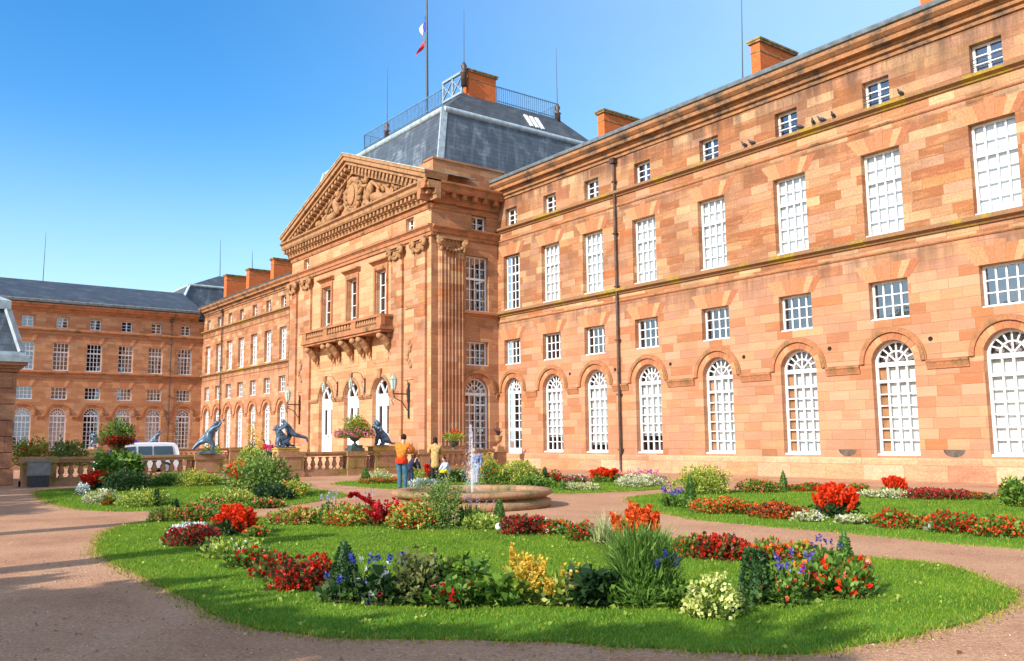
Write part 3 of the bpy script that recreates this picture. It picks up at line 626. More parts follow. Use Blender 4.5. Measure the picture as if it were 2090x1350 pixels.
# mansard of the centre pavilion
B=[(-58.9,25.7,16.0),(-40.45,25.7,16.0),(-40.45,42.,16.0),(-58.9,42.,16.0)]; C_=[(-57.5,26.75,20.68),(-41.5,26.75,20.68),(-41.5,39.2,20.68),(-57.5,39.2,20.68)]; T_=[(-55.9,29.1,22.7),(-43.05,29.1,22.7),(-43.05,36.8,22.7),(-55.9,36.8,22.7)]
fs=[]
for i in range(4):
    j=(i+1)%4; fs+=[[B[i],B[j],C_[j],C_[i]]]
man=quadmesh(fs,'mansard_roof',M['slate'])
up=quadmesh([[C_[i],C_[(i+1)%4],T_[(i+1)%4],T_[i]] for i in range(4)]+[T_],'upper_roof',M['slate_dark'])
zt=MB()
for i in range(4):
    j=(i+1)%4; a,b=Vector(C_[i]),Vector(C_[j]); zt.tube([a,b],.2,10); zt.tube([a+Vector((0,0,-.34)),b+Vector((0,0,-.34))],.07,8); zt.bar(Vector(B[i]),a,.42,.1)
zt.build('zinc_curb',M['zinc'],palace,-P0)
for i in range(3):
    sk=MB(); sk.bar((-41.9,33.6+.45*i,21.2),(-42.6,33.6+.45*i,22.15),.26,.1,0,up=(1,0,1)); sk.build('skylight',M['white'],palace,-P0)
hs=MB(); hs.bar((-40.98,31.1,17.5),(-41.12,31.1,18.2),.55,.16,0,up=(1,0,0)); o=hs.build('roof_hatch',M['white'],palace,-P0); hs=MB(); hs.bar((-40.86,31.1,17.58),(-41.01,31.1,18.12),.38,.1,0,up=(1,0,0)); hs.build('pane',M['glass'],o)
chimney(up,-43.75,-43.0,29.5,31.6,22.0,24.35)
rl_=MB()
def rail(p,q,n,h=1.05):
    p=Vector(p);q=Vector(q); rl_.bar(p+Vector((0,0,h)),q+Vector((0,0,h)),.06,.05); rl_.bar(p+Vector((0,0,.12)),q+Vector((0,0,.12)),.05,.04)
    for i in range(n+1): r=p.lerp(q,i/n); rl_.bar(r,r+Vector((0,0,h)),.036,.036)
rail((-43.05,31.7,22.7),(-43.05,36.8,22.7),30); rail((-55.9,29.1,22.7),(-45.3,29.1,22.7),60); rail((-55.9,29.1,22.7),(-55.9,36.8,22.7),30); rail((-55.9,36.8,22.7),(-43.05,36.8,22.7),50)
rl_.build('roof_railing',M['railblue'],palace,-P0)
wb=MB(); a=-45.3
for k in range(2):
    x0,x1=a+1.08*k,a+1.08*(k+1); wb.box(x0,x0+.12,29.05,29.15,22.7,24.1); wb.bar((x0,29.1,22.9),(x1,29.1,23.9),.08,.06); wb.bar((x0,29.1,23.9),(x1,29.1,22.9),.08,.06)
wb.box(a,a+2.2,29.02,29.18,24.0,24.15); wb.box(a,a+2.2,29.03,29.17,22.72,22.86); wb.box(a+2.1,a+2.22,29.05,29.15,22.7,24.1); wb.build('roof_balustrade',M['paleblue'],palace,-P0)
# far corner pavilion roof
B2=[(-99.,28.5,15.2),(-99.,47,15.2),(-112,47,15.2),(-112,28.5,15.2)]; C2=[(-99.6,30.2,19.1),(-99.6,45,19.1),(-110.5,45,19.1),(-110.5,30.2,19.1)]; T2=[(-103.,34.6,21.1),(-103.,41,21.1),(-107,41,21.1),(-107,34.6,21.1)]
quadmesh([[B2[i],B2[(i+1)%4],C2[(i+1)%4],C2[i]] for i in range(4)],'mansard_roof',M['slate']); quadmesh([[C2[i],C2[(i+1)%4],T2[(i+1)%4],T2[i]] for i in range(4)]+[T2],'upper_roof',M['slate_dark'])
zt=MB()
for i in range(4): zt.tube([C2[i],C2[(i+1)%4]],.18,8); zt.bar(B2[i],C2[i],.4,.1)
zt.build('zinc_curb',M['zinc'],palace,-P0)
# lightning rods stand on the roofs
rods=[(on(1516,166,1,33.),on(1513,-40,1,33.)),(on(790,278,1,29.1),on(791,140,1,29.1)),(on(947,160,1,29.1),on(947,20,1,29.1)),(on(1138,243,0,-43.05),on(1135,97,0,-43.05)),(on(87,584,0,-99.),on(94,475,0,-99.)),(on(449,564,0,-103.),on(450,490,0,-103.)),(on(515,550,1,31.5),on(515,512,1,31.5))]
for i,(a,b) in enumerate(rods):
    mb=MB(); k=mpp(a); w=max(.03,.9*k); mb.tube([a,a.lerp(b,.3),b],[w,w*.8,w*.35],6); 
    if i in(1,2,3): mb.lathe([(.05,-.5),(.2,-.5),(.2,.3),(.26,.36),(.1,.5),(.2,.75),(.08,1.)],a,10)
    mb.build('lightning_rod',M['dark'] if i not in (1,2,3) else M['pipe'],palace,-P0)
# ------------------------------------------------------------------ flag, gatehouse
fb=Vector((-47.5,29.3,22.6))
fl=thing('flagpole','tall dark flagpole with a hanging red and white tricolour flag on the palace roof','flagpole',fb)
top=on(871,-30,1,29.3)-fb
mb=MB(); mb.tube([(0,0,0),top*.5,top],[.09,.075,.05],8); mb.build('pole',M['dark'],fl)
m,nt,out=newmat('tricolour_cloth'); t=NT(nt); o=t.n('ShaderNodeTexCoord').outputs['UV']; sp=t.n('ShaderNodeSeparateXYZ'); t.l(o,sp.inputs[0])
c=t.ramp(sp.outputs[0],[(0,(.03,.06,.4)),(.3,(.03,.06,.4)),(.305,(.85,.85,.85)),(.62,(.85,.85,.85)),(.625,(.75,.03,.03)),(1,(.75,.03,.03))],'CONSTANT'); t.pb(c,.8,out=out); M['flag']=m
nu,nv=18,10; V=[];UV=[]
pu=on(869,30,1,29.3)-fb
for i in range(nu+1):
    for j in range(nv+1):
        u=i/nu; v=j/nv
        # the fly end hangs down in folds beside the pole
        x=-.06-.62*u-.12*math.sin(v*5+u*3); y=.22*math.sin(u*9+v*2.2)*(.3+u); z=-1.0*v-1.75*u**1.15
        V.append(tuple(Vector((x,y,z))+pu)); UV.append((u,v))
F_=[(i*(nv+1)+j,(i+1)*(nv+1)+j,(i+1)*(nv+1)+j+1,i*(nv+1)+j+1) for i in range(nu) for j in range(nv)]
me=bpy.data.meshes.new('flag'); me.from_pydata(V,[],F_); me.materials.append(M['flag']); uvl=me.uv_layers.new()
for lp in me.loops: uvl.data[lp.index].uv=UV[lp.vertex_index]
me.polygons.foreach_set('use_smooth',[True]*len(F_)); obj('flag',me,fl)
gh=thing('gatehouse','sandstone gate pavilion with grooved walls and slate roof at the left edge','gatehouse',(-42,-2,0))
go=-Vector((-42,-2,0)); mb=MB(); x0,x1,y0,y1=-44.5,-39.,-9.5,5.35
z=0
while z<4.3: mb.box(x0,x1,y0,y1,z+.03,min(z+.62,4.35)); z+=.62
mb.box(x0+.06,x1-.06,y0+.06,y1-.06,0,4.36); mb.box(x0-.06,x1+.06,y0-.06,y1+.06,0,.6); mb.build('wall',M['rustic'],gh,go)
mb=MB()
for i,(d,za_,zb_) in enumerate(((.06,4.36,4.5),(.16,4.5,4.62),(.3,4.62,4.74))): mb.box(x0-d,x1+d,y0-d,y1+d,za_,zb_)
mb.build('cornice',M['rustic'],gh,go); mb=MB(); mb.box(x0-.36,x1+.36,y0-.36,y1+.36,4.742,5.0); mb.box(x0-.2,x1+.2,y0-.2,y1+.2,5.0,5.15); mb.build('gutter',M['zinc'],gh,go)
def hip(x0,x1,y0,y1,z0,z1,ins): return [(x0,y0,z0),(x1,y0,z0),(x1,y1,z0),(x0,y1,z0),(x0+ins,y0+ins,z1),(x1-ins,y0+ins,z1),(x1-ins,y1-ins,z1),(x0+ins,y1-ins,z1)]
HF=[(0,1,5,4),(1,2,6,5),(2,3,7,6),(3,0,4,7),(4,5,6,7)]
mb=MB(); mb.add(hip(x0-.1,x1+.1,y0-.1,y1+.1,5.15,6.85,.5),HF); mb.build('roof',M['slate'],gh,go)
mb=MB(); h_=hip(x0-.1,x1+.1,y0-.1,y1+.1,5.15,6.85,.5); mb.bar(h_[2],h_[6],.3,.12); mb.box(x0+.3,x1-.3,y0+.3,y1-.3,6.85,7.2); mb.add(hip(x0+.3,x1-.3,y0+.3,y1-.3,7.2,8.4,2.3),HF); mb.build('roof_curb',M['zinc'],gh,go)
# ------------------------------------------------------------------ balustrades
bmesh_bal=MB().lathe([(.1,0),(.1,.06),(.06,.08),(.1,.16),(.12,.24),(.06,.42),(.055,.47),(.09,.52),(.1,.56)],n=10).mesh('baluster',M['balstone'])
def balustrade(label,x,y0,y1,peds,group=None,zt=1.03):
    b=thing('balustrade',label,'balustrade',(x,(y0+y1)/2,0),0,group); c=(y0+y1)/2
    r=MB(); r.box(-.2,.2,y0-c,y1-c,zt-.16,zt-.05); r.box(-.25,.25,y0-c,y1-c,zt-.05,zt+.04); r.build('top_rail',M['balstone'],b)
    k=MB(); k.box(-.24,.24,y0-c,y1-c,0,.2); k.box(-.19,.19,y0-c,y1-c,.2,.3); k.build('base_rail',M['balstone'],b)
    cur=y0
    for (pa,pb_) in peds+[(y1,y1)]:
        n=int(round((pa-cur)/.34))
        for i in range(n): obj('baluster',bmesh_bal,b,(0,cur+(pa-cur)*(i+.5)/n-c,.3))
        if pb_>pa:
            q=MB(); q.box(-.32,.32,pa-c,pb_-c,.0,.22); q.box(-.28,.28,pa-c+.03,pb_-c-.03,.22,zt-.17); q.box(-.33,.33,pa-c-.03,pb_-c+.03,zt-.17,zt+.06); q.box(.27,.295,pa-c+.16,pb_-c-.16,.34,zt-.26); q.build('pedestal',M['balstone'],b)
        cur=pb_
    return b
balustrade('shaded stone balustrade on the left, running up to the gate pavilion',-37.3,5.4,12.9,[(5.4,6.6),(11.7,12.9)])
balustrade('sunlit stone balustrade in front of the three white entrance doors',-37.3,15.3,27.0,[(15.3,16.5),(18.6,19.6),(20.0,21.3),(22.4,23.2)],zt=1.05)
balustrade('far stone balustrade seen through the gap between the two bronze groups',-61.5,8.0,22.6,[(8,9),(12.5,13.7),(16.1,17.3),(21.7,22.6)],zt=1.12)
# ------------------------------------------------------------------ figures grown with the skin modifier
def skin(name,pts,edges,mat,parent=None,loc=(0,0,0),rz=0.,root=0,extra=None,sub=2,emats=None):
    me=bpy.data.meshes.new(name); me.from_pydata([p[:3] for p in pts],edges,[]); o=bpy.data.objects.new(name,me); COL.objects.link(o)
    md=o.modifiers.new('s','SKIN'); sv=me.skin_vertices[0].data
    for i,p in enumerate(pts):
        r=p[3]; sv[i].radius=(r,r) if not isinstance(r,tuple) else r; sv[i].use_root=(i==root)
    md.branch_smoothing=.4; md.use_smooth_shade=True; s2=o.modifiers.new('b','SUBSURF'); s2.levels=s2.render_levels=sub
    dg=bpy.context.evaluated_depsgraph_get(); dg.update(); nm=bpy.data.meshes.new_from_object(o.evaluated_get(dg)); bpy.data.objects.remove(o)
    nm.materials.clear(); nm.materials.append(mat)
    for m_ in (emats or []): nm.materials.append(m_)
    if extra:   # join more geometry into the same mesh
        import bmesh
        bm=bmesh.new(); bm.from_mesh(nm); tmp=extra.mesh('t',[mat]+list(emats or [])); bm.from_mesh(tmp); bm.to_mesh(nm); bm.free()
    nm.name=name; nm.polygons.foreach_set('use_smooth',[True]*len(nm.polygons)); return obj(name,nm,parent,loc,rz)
SKIN=basic('skin',(.55,.3,.2),.5,.08,8,.4,c2=(.5,.26,.17))
EYE=basic('eye_dark',(.02,.015,.01),.3)
def cloth(n,c,v=.14): return basic(n,c,.85,v,14,.1,bump=.6)
HAIR={'dark':cloth('dark_brown_hair',(.035,.018,.01)),'black':cloth('black_hair',(.012,.01,.01)),'red':cloth('reddish_hair',(.3,.1,.03)),'brown':cloth('brown_hair',(.12,.05,.02))}
def person(label,loc,rz,H,J,top,bottom,hair,shoe=None,longcoat=False,bag=None,band=None,group=None):
    """local axes: x right, y forward, z up. J overrides joints of a 1.75 m figure."""
    s=H/1.75
    D=dict(pel=(0,0,.95),spi=(0,0,1.12),che=(0,.0,1.32),nec=(0,.01,1.49),hea=(0,.03,1.63),
      shl=(-.19,0,1.42),shr=(.19,0,1.42),ell=(-.25,-.02,1.13),elr=(.25,-.02,1.13),wrl=(-.25,.08,.88),wrr=(.25,.08,.88),
      hil=(-.095,0,.9),hir=(.095,0,.9),knl=(-.1,.02,.5),knr=(.1,.02,.5),anl=(-.1,-.02,.09),anr=(.1,-.02,.09)); D.update(J)
    D={k:Vector(v)*s for k,v in D.items()}; r=lambda q:q*s
    root=thing('person',label,'person',loc,rz,group)
    for sd in 'lr':
        D['to'+sd]=D['an'+sd]+Vector((0,.16,-.045))*s; dv=(D['wr'+sd]-D['el'+sd]).normalized(); D['ha'+sd]=D['wr'+sd]+dv*.08*s
    names=list(D); ix={n:i for i,n in enumerate(names)}
    R_=dict(pel=.13,spi=.115,che=.13,nec=.055,hea=.095,sh=.06,el=.042,wr=.03,hi=.085,kn=.058,an=.04,to=.035,ha=.032)
    pts=[(*D[n],r(R_.get(n,R_.get(n[:2],.05)))) for n in names]
    E_=[('pel','spi'),('spi','che'),('che','nec'),('nec','hea'),('che','shl'),('che','shr'),('pel','hil'),('pel','hir')]
    for sd in 'lr': E_+=[('sh'+sd,'el'+sd),('el'+sd,'wr'+sd),('wr'+sd,'ha'+sd),('hi'+sd,'kn'+sd),('kn'+sd,'an'+sd),('an'+sd,'to'+sd)]
    hd=D['hea']; fd=Vector((0,1,0)); ex=MB()
    ex.ball(hd+Vector((0,.0,.01))*s,(r(.078),r(.097),r(.118)),12,9); ex.ball(hd+Vector((0,.1,-.005))*s,(r(.014),r(.022),r(.026)),6,5)
    for sx in (-1,1): ex.ball(hd+Vector((.08*sx,.0,0))*s,(r(.015),r(.025),r(.035)),6,5); ex.ball(hd+Vector((.03*sx,.089,.02))*s,r(.011),6,4,mi=1)
    ex.ball(hd+Vector((0,.09,-.055))*s,(r(.025),r(.01),r(.007)),6,4)
    for sd in 'lr':       # five unequal, slightly curled fingers on each hand
        w=D['ha'+sd]; dv=(D['ha'+sd]-D['wr'+sd]).normalized(); sdv=dv.cross(Vector((0,1,.3))).normalized(); bk=sdv.cross(dv)
        for i,ln in enumerate((.07,.082,.077,.06)):
            b0=w+sdv*(-.024+.016*i)*s; ex.tube([b0,b0+dv*ln*.55*s,b0+dv*ln*.85*s+bk*.02*s],[r(.009),r(.0085),r(.007)],6)
        b0=w-dv*.03*s-sdv*.025*s; ex.tube([b0,b0-sdv*.03*s+dv*.03*s,b0-sdv*.032*s+dv*.06*s],[r(.011),r(.01),r(.008)],6)
    skin('body',pts,[(ix[a],ix[b]) for a,b in E_],SKIN,root,root=ix['pel'],extra=ex,emats=[EYE])
    # jacket
    jn=['pel','spi','che','nec','shl','shr','ell','elr','wrl','wrr']; jr=dict(pel=.185,spi=.175,che=.185,nec=.075,sh=.095,el=.078,wr=.06); ji={n:i for i,n in enumerate(jn)}
    jp=[(*(D[n] if n!='nec' else D['che'].lerp(D['nec'],.62)),r(jr.get(n,jr.get(n[:2],.06)))) for n in jn]; je=[('pel','spi'),('spi','che'),('che','nec'),('che','shl'),('che','shr'),('shl','ell'),('shr','elr'),('ell','wrl'),('elr','wrr')]
    if longcoat:
        hem=(D['knl']+D['knr'])/2+Vector((0,-.02,.02))*s; jn.append('hem'); ji['hem']=len(jn)-1; jp.append((*hem,r(.2))); je.append(('pel','hem'))
    skin('jacket',jp,[(ji[a],ji[b]) for a,b in je],top,root,root=0)
    if band: 
        q=MB(); q.lathe([(r(.17),0),(r(.195),r(.01)),(r(.195),r(.16)),(r(.18),r(.18))],D['pel']+Vector((0,0,-.12))*s,14); q.build('jacket_hem',band,root)
    q=MB(); q.ball(D['pel']+Vector((0,0,-.02))*s,(r(.165),r(.125),r(.14)),14,9)
    for sd,sx in (('l',-1),('r',1)): q.tube([D['pel']+Vector((.07*sx,0,.02))*s,D['hi'+sd]+Vector((0,0,-.06))*s,D['kn'+sd],D['kn'+sd].lerp(D['an'+sd],.4)+Vector((0,-.015,0))*s,D['an'+sd]],[r(.1),r(.108),r(.078),r(.074),r(.064)],10)
    q.build('trousers',bottom,root)
    q=MB(); q.ball(hd+Vector((0,-.018,.035))*s,(r(.092),r(.1),r(.105)),12,9)
    if hair[1]=='long': q.ball(hd+Vector((0,-.06,-.08))*s,(r(.09),r(.06),r(.16)),10,8)
    if hair[1]=='bun': q.ball(hd+Vector((0,-.1,.06))*s,r(.05),8,6)
    q.build('hair',HAIR[hair[0]],root)
    for sd in 'lr':
        q=MB(); a=D['an'+sd]; q.ball(a+Vector((0,.07,-.05))*s,(r(.048),r(.135),r(.042)),10,7); q.build('shoe',shoe or M['dark'],root)
    if bag: 
        c,z_=bag; q=MB(); q.ball(Vector(z_)*s,(r(.17),r(.1),r(.2)),12,9); q.tube([Vector(z_)*s+Vector((-.1,0,.15))*s,D['shl']+Vector((0,0,.06))*s,Vector(z_)*s+Vector((.1,0,.15))*s],r(.018),6); q.build('bag',c,root)
    return root
def yaw_to(dx,dy): return math.atan2(-dx,dy)
C_or=cloth('orange_jacket',(.66,.2,.03)); C_red=cloth('red_hem',(.75,.05,.02)); C_jean=cloth('teal_jeans',(.05,.14,.19)); C_navy=cloth('navy_tracksuit',(.035,.04,.075)); C_tan=cloth('tan_coat',(.55,.34,.13)); C_wb=cloth('white_blue_jacket',(.55,.62,.75)); C_yel=cloth('yellow_jacket',(.85,.62,.02)); C_den=cloth('denim_blue_jacket',(.16,.2,.36)); C_grey=cloth('grey_blue_trousers',(.3,.34,.44)); C_rd=cloth('red_top',(.45,.02,.03)); C_mg=cloth('magenta_top',(.35,.03,.12)); C_dk=cloth('dark_trousers',(.03,.028,.03)); C_wht=cloth('white_trousers',(.7,.68,.64))
away=yaw_to(-.80,.60)
person('man in an orange jacket and teal jeans seen from behind beside the fountain',G(819,1001),away-.25,1.76,
  dict(spi=(.0,.02,1.12),che=(.02,.05,1.33),nec=(.03,.06,1.5),hea=(.04,.1,1.64),shl=(-.17,.04,1.43),shr=(.21,.06,1.42),elr=(.33,.2,1.22),wrr=(.22,.38,1.36),ell=(-.2,.2,1.2),wrl=(.02,.4,1.34),knl=(-.06,.03,.5),anl=(-.05,-.02,.09),knr=(.12,.04,.5),anr=(.13,.0,.09)),C_or,C_jean,('dark','short'),band=C_red)
person('child in a dark navy tracksuit bending over the fountain rim beside the man in orange',G(838,995),away-.9,1.22,
  dict(pel=(0,-.08,.92),spi=(0,.0,1.08),che=(0,.2,1.22),nec=(0,.33,1.33),hea=(0,.42,1.44),shl=(-.17,.22,1.3),shr=(.17,.22,1.3),ell=(-.2,.35,1.08),elr=(.2,.35,1.08),wrl=(-.15,.45,.86),wrr=(.15,.45,.86)),C_navy,C_navy,('brown','short'))
person('person in a long tan coat with dark hair, seen from behind beyond the fountain',G(888,986),away+.15,1.68,
  dict(hea=(0,.08,1.62),wrl=(-.12,.3,1.2),ell=(-.25,.08,1.15),wrr=(.14,.3,1.15),elr=(.26,.08,1.13)),C_tan,C_dk,('dark','long'),longcoat=True)
person('small child in a white and blue jacket crouching next to the tan coat',G(911,987),away+2.2,1.15,
  dict(pel=(0,-.12,.62),spi=(0,-.03,.8),che=(0,.07,1.0),nec=(0,.12,1.17),hea=(0,.17,1.32),shl=(-.18,.07,1.1),shr=(.18,.07,1.1),ell=(-.24,.2,.88),elr=(.24,.2,.88),wrl=(-.12,.38,.75),wrr=(.12,.38,.75),hil=(-.1,-.1,.58),hir=(.1,-.1,.58),knl=(-.14,.26,.5),knr=(.14,.26,.5)),C_wb,C_grey,('black','short'))
person('child in a bright yellow jacket stooping at the far rim of the fountain',G(902,993),away-.4,1.0,
  dict(pel=(0,-.1,.72),spi=(0,.02,.82),che=(0,.24,.86),nec=(0,.4,.84),hea=(0,.5,.74),shl=(-.18,.26,.9),shr=(.18,.26,.9),ell=(-.22,.38,.66),elr=(.22,.38,.66),wrl=(-.16,.5,.5),wrr=(.16,.5,.5),hil=(-.1,-.08,.68),hir=(.1,-.08,.68),knl=(-.12,.12,.42),knr=(.12,.12,.42)),C_yel,C_dk,('black','short'))
person('child with reddish hair in a denim blue jacket with dark bag behind the water jet',G(973,988),away+2.7,1.3,
  dict(spi=(0,.03,1.12),che=(0,.1,1.32),nec=(0,.16,1.47),hea=(0,.22,1.59),wrr=(.24,.22,1.0),knl=(-.06,.08,.5),anl=(-.05,.06,.09),knr=(.12,-.02,.5),anr=(.14,-.14,.1)),C_den,C_grey,('red','short'),bag=(C_dk,(.26,-.05,.9)))
pl=on(537,944,0,-58.); pl.z=0
person('dark haired person in a red top standing in the far courtyard',pl,away+2.4,1.7,dict(wrl=(-.1,.3,1.15),wrr=(.1,.3,1.15)),C_rd,C_wht,('black','long'))
pl=on(550,944,0,-58.8); pl.z=0
person('person in a magenta top standing beside the one in red in the far courtyard',pl,away+3.4,1.62,dict(wrl=(-.12,.28,1.1)),C_mg,C_dk,('black','short'))
# ------------------------------------------------------------------ bronze statues (each on its own plinth, standing on the balustrades)
def statue(name,label,loc,rz,sc,pts,edges,extra=None,plinth=(.5,.5,.14),group=None,pm='bronze'):
    t_=thing(name,label,'statue',loc,rz,group)
    q=MB(); a,b,c=plinth; q.box(-a,a,-b,b,0,c*.6); q.box(-a*.92,a*.92,-b*.92,b*.92,c*.6,c); q.build('plinth',M[pm],t_)
    P_=[(p[0]*sc,p[1]*sc,p[2]*sc+c,p[3]*sc*(1.3 if p[3]>.09 else 1.22)) for p in pts]
    o=skin('figure',P_,edges,M['bronze'],t_)
    if extra:
        e=MB(); extra(e,sc,c); e.build('drapery' if name!='lion_statue' else 'mane',M['bronze'],t_)
    return t_
# seated lion: faces +x locally
LP=[(-.32,0,.2,.2),(-.15,0,.42,.2),(.08,0,.66,.2),(.2,0,.85,.15),(.3,0,.98,.12),(.44,0,.94,.075),(.5,0,.9,.05),
    (.16,-.13,.5,.1),(.24,-.13,.24,.07),(.24,-.13,.06,.06),(.36,-.13,.03,.05),(.16,.13,.5,.1),(.24,.13,.24,.07),(.24,.13,.06,.06),(.36,.13,.03,.05),
    (-.25,-.2,.22,.15),(-.02,-.22,.22,.09),(-.12,-.22,.05,.06),(.08,-.22,.03,.05),(-.25,.2,.22,.15),(-.02,.22,.22,.09),(-.12,.22,.05,.06),(.08,.22,.03,.05),(-.5,0,.08,.05),(-.62,.08,.05,.04),(-.66,.2,.08,.05)]
LE=[(0,1),(1,2),(2,3),(3,4),(4,5),(5,6),(2,7),(7,8),(8,9),(9,10),(2,11),(11,12),(12,13),(13,14),(0,15),(15,16),(16,17),(17,18),(0,19),(19,20),(20,21),(21,22),(0,23),(23,24),(24,25)]
def mane(e,s,c):
    r3=random.Random(3)
    for i in range(46):
        t=r3.random()*6.283; f=r3.random(); x=.27-.28*f+.02; z=1.02-.42*f; R=.2+.1*f
        e.ball((x*s,R*math.cos(t)*s,z*s+c+R*math.sin(t)*.9*s),(.1*s,.085*s,.12*s),6,5)
    for sy in (-1,1): e.ball((.25*s,.1*sy*s,1.12*s+c),(.03*s,.04*s,.05*s),6,5)
    e.ball((.5*s,0,.86*s+c),(.05*s,.05*s,.03*s),6,5)
def block(name,label,loc,a,b,h):
    q=MB(); q.box(-a,a,-b,b,0,h*.8); q.box(-a-.04,a+.04,-b-.04,b+.04,h*.8,h)
    o=q.build(name,M['ochre'],None,loc); tag(o,label,'plinth'); return o
M['ochre']=trim('lichen_ochre_stone',(.55,.34,.08),(.6,.36,.09),(.45,.3,.05),(.25,.15,.05),3)
block('stone_plinth','lichen yellow stone block under the lion by the entrance doors',(-37.3,20.55,1.11),.3,.62,.2)
statue('lion_statue','bronze lion sitting upright on a yellow stone block, before the right hand door',(-37.3,20.5,1.31),rad(-112),.93,LP,LE,mane,(.3,.52,.06))
HP_L=[(0,0,.6,.17),(.1,0,.82,.18),(.2,0,1.04,.19),(.29,0,1.2,.07),(.37,0,1.33,.115),
 (.28,-.22,1.14,.09),(.5,-.28,1.2,.065),(.62,-.24,1.44,.05),(.2,.22,1.08,.09),(.4,.34,.94,.065),(.52,.3,1.1,.05),
 (.06,-.13,.52,.14),(.3,-.15,.34,.095),(.22,-.15,.05,.065),(.36,-.15,.03,.05),(-.08,.13,.5,.14),(-.36,.15,.4,.1),(-.56,.15,.18,.065),(-.66,.15,.06,.05)]
HE_L=[(0,1),(1,2),(2,3),(3,4),(2,5),(5,6),(6,7),(2,8),(8,9),(9,10),(0,11),(11,12),(12,13),(13,14),(0,15),(15,16),(16,17),(17,18)]
def drap(e,s,c):
    e.ball((.12*s,0,.8*s+c),(.24*s,.2*s,.34*s),10,8,rot=Matrix.Rotation(.5,3,'Y')); e.tube([(-.02*s,.18*s,.78*s+c),(-.25*s,.22*s,.55*s+c),(-.42*s,.2*s,.34*s+c)],[.13*s,.12*s,.06*s]); e.ball((.72*s,-.2*s,1.5*s+c),(.06*s,.06*s,.08*s)); e.ball((.42*s,0,1.36*s+c),(.12*s,.1*s,.11*s))
statue('striding_statue','dark bronze figure lunging with a raised arm, on the pedestal left of the gap',(-37.3,12.25,1.1),rad(78),.86,HP_L,HE_L,drap,(.34,.5,.1))
block('stone_plinth','yellow stone block under the bronze lion and leaning man',(-37.3,15.75,1.12),.3,.5,.16)
# lion with a man leaning over it : one cast bronze group
def man_lean(e,s,c): mane(e,s,c)
GP=[(p[0]*.82-.3,p[1]*.82,p[2]*.82,p[3]*.82) for p in LP]; n0=len(GP)
MP=[(-.62,.0,.66,.14),(-.5,0,.86,.15),(-.38,0,1.02,.15),(-.3,0,1.12,.06),(-.2,0,1.22,.095),(-.36,-.2,1.0,.07),(-.14,-.22,.84,.05),(.02,-.15,.78,.045),(-.36,.2,1.0,.07),(-.14,.22,.84,.05),(.02,.15,.78,.045),
 (-.6,-.1,.56,.11),(-.5,-.12,.26,.08),(-.52,-.12,-.1,.06),(-.36,-.12,-.16,.045),(-.72,.1,.56,.11),(-1.02,.1,.5,.075),(-1.3,.1,.42,.055),(-1.36,.1,.22,.045)]
ME=[(0,1),(1,2),(2,3),(3,4),(2,5),(5,6),(6,7),(2,8),(8,9),(9,10),(0,11),(11,12),(12,13),(13,14),(0,15),(15,16),(16,17),(17,18)]
g_=statue('bronze_group','bronze group of a seated lion with a man leaning over it, right of the gap',(-37.3,15.75,1.28),rad(-95),1.0,[(p[0]+.52,p[1],p[2],p[3]) for p in GP],LE,None,(.36,.3,.06))
skin('man_figure',[(p[0]+.42,p[1]+.02,p[2]+.02,p[3]*1.12) for p in MP],ME,M['bronze'],g_)
e=MB(); r3=random.Random(8)
for i in range(40):
    t_=r3.random()*6.283; f=r3.random(); e.ball((.44-.2*f,(.14+.06*f)*math.cos(t_),.84-.34*f+(.14+.06*f)*math.sin(t_)),(.06,.05,.07),6,5)
e.build('mane',M['bronze'],g_)
for i,(y,lb,rz) in enumerate(((13.07,'small far bronze figure leaning forward, left of the tall flower urn',-70),(16.7,'small far bronze figure standing just left above the white van',80))):
    statue('far_statue',lb,(-61.5,y,1.22),rad(rz),.72,HP_L,HE_L,drap,(.32,.4,.1),pm='balstone')
# ------------------------------------------------------------------ urns, lamps, cabinet
def lathe_thing(name,label,cat,loc,prof,mat,n=18,part='bowl',group=None):
    t_=thing(name,label,cat,loc,0,group); MB().lathe(prof,n=n).build(part,mat,t_); return t_
UR=[(.16,.0),(.16,.05),(.07,.09),(.06,.16),(.12,.2),(.24,.26),(.3,.36),(.31,.48),(.36,.52),(.36,.56),(.3,.56),(.28,.5),(.02,.48)]
M['urn']=basic('dark_iron_urn',(.06,.09,.085),.5,.25,6,.4)
u=thing('flower_urn','dark green cast urn on a stepped base, on the balustrade before the middle door','urn',(-37.3,19.1,1.11))
q=MB(); q.box(-.34,.34,-.34,.34,0,.12); q.box(-.27,.27,-.27,.27,.12,.26); q.build('base',M['urn'],u); MB().lathe([(a*.8,b*.9+.26) for a,b in UR],n=18).build('bowl',M['urn'],u)
u=thing('flower_urn','small dark urn with orange flowers on the mossy end of the balustrade','urn',(-37.3,24.6,1.09)); MB().lathe([(a*.8,b*.75) for a,b in UR],n=16).build('bowl',M['purpleurn'] if 'purpleurn' in M else M['urn'],u)
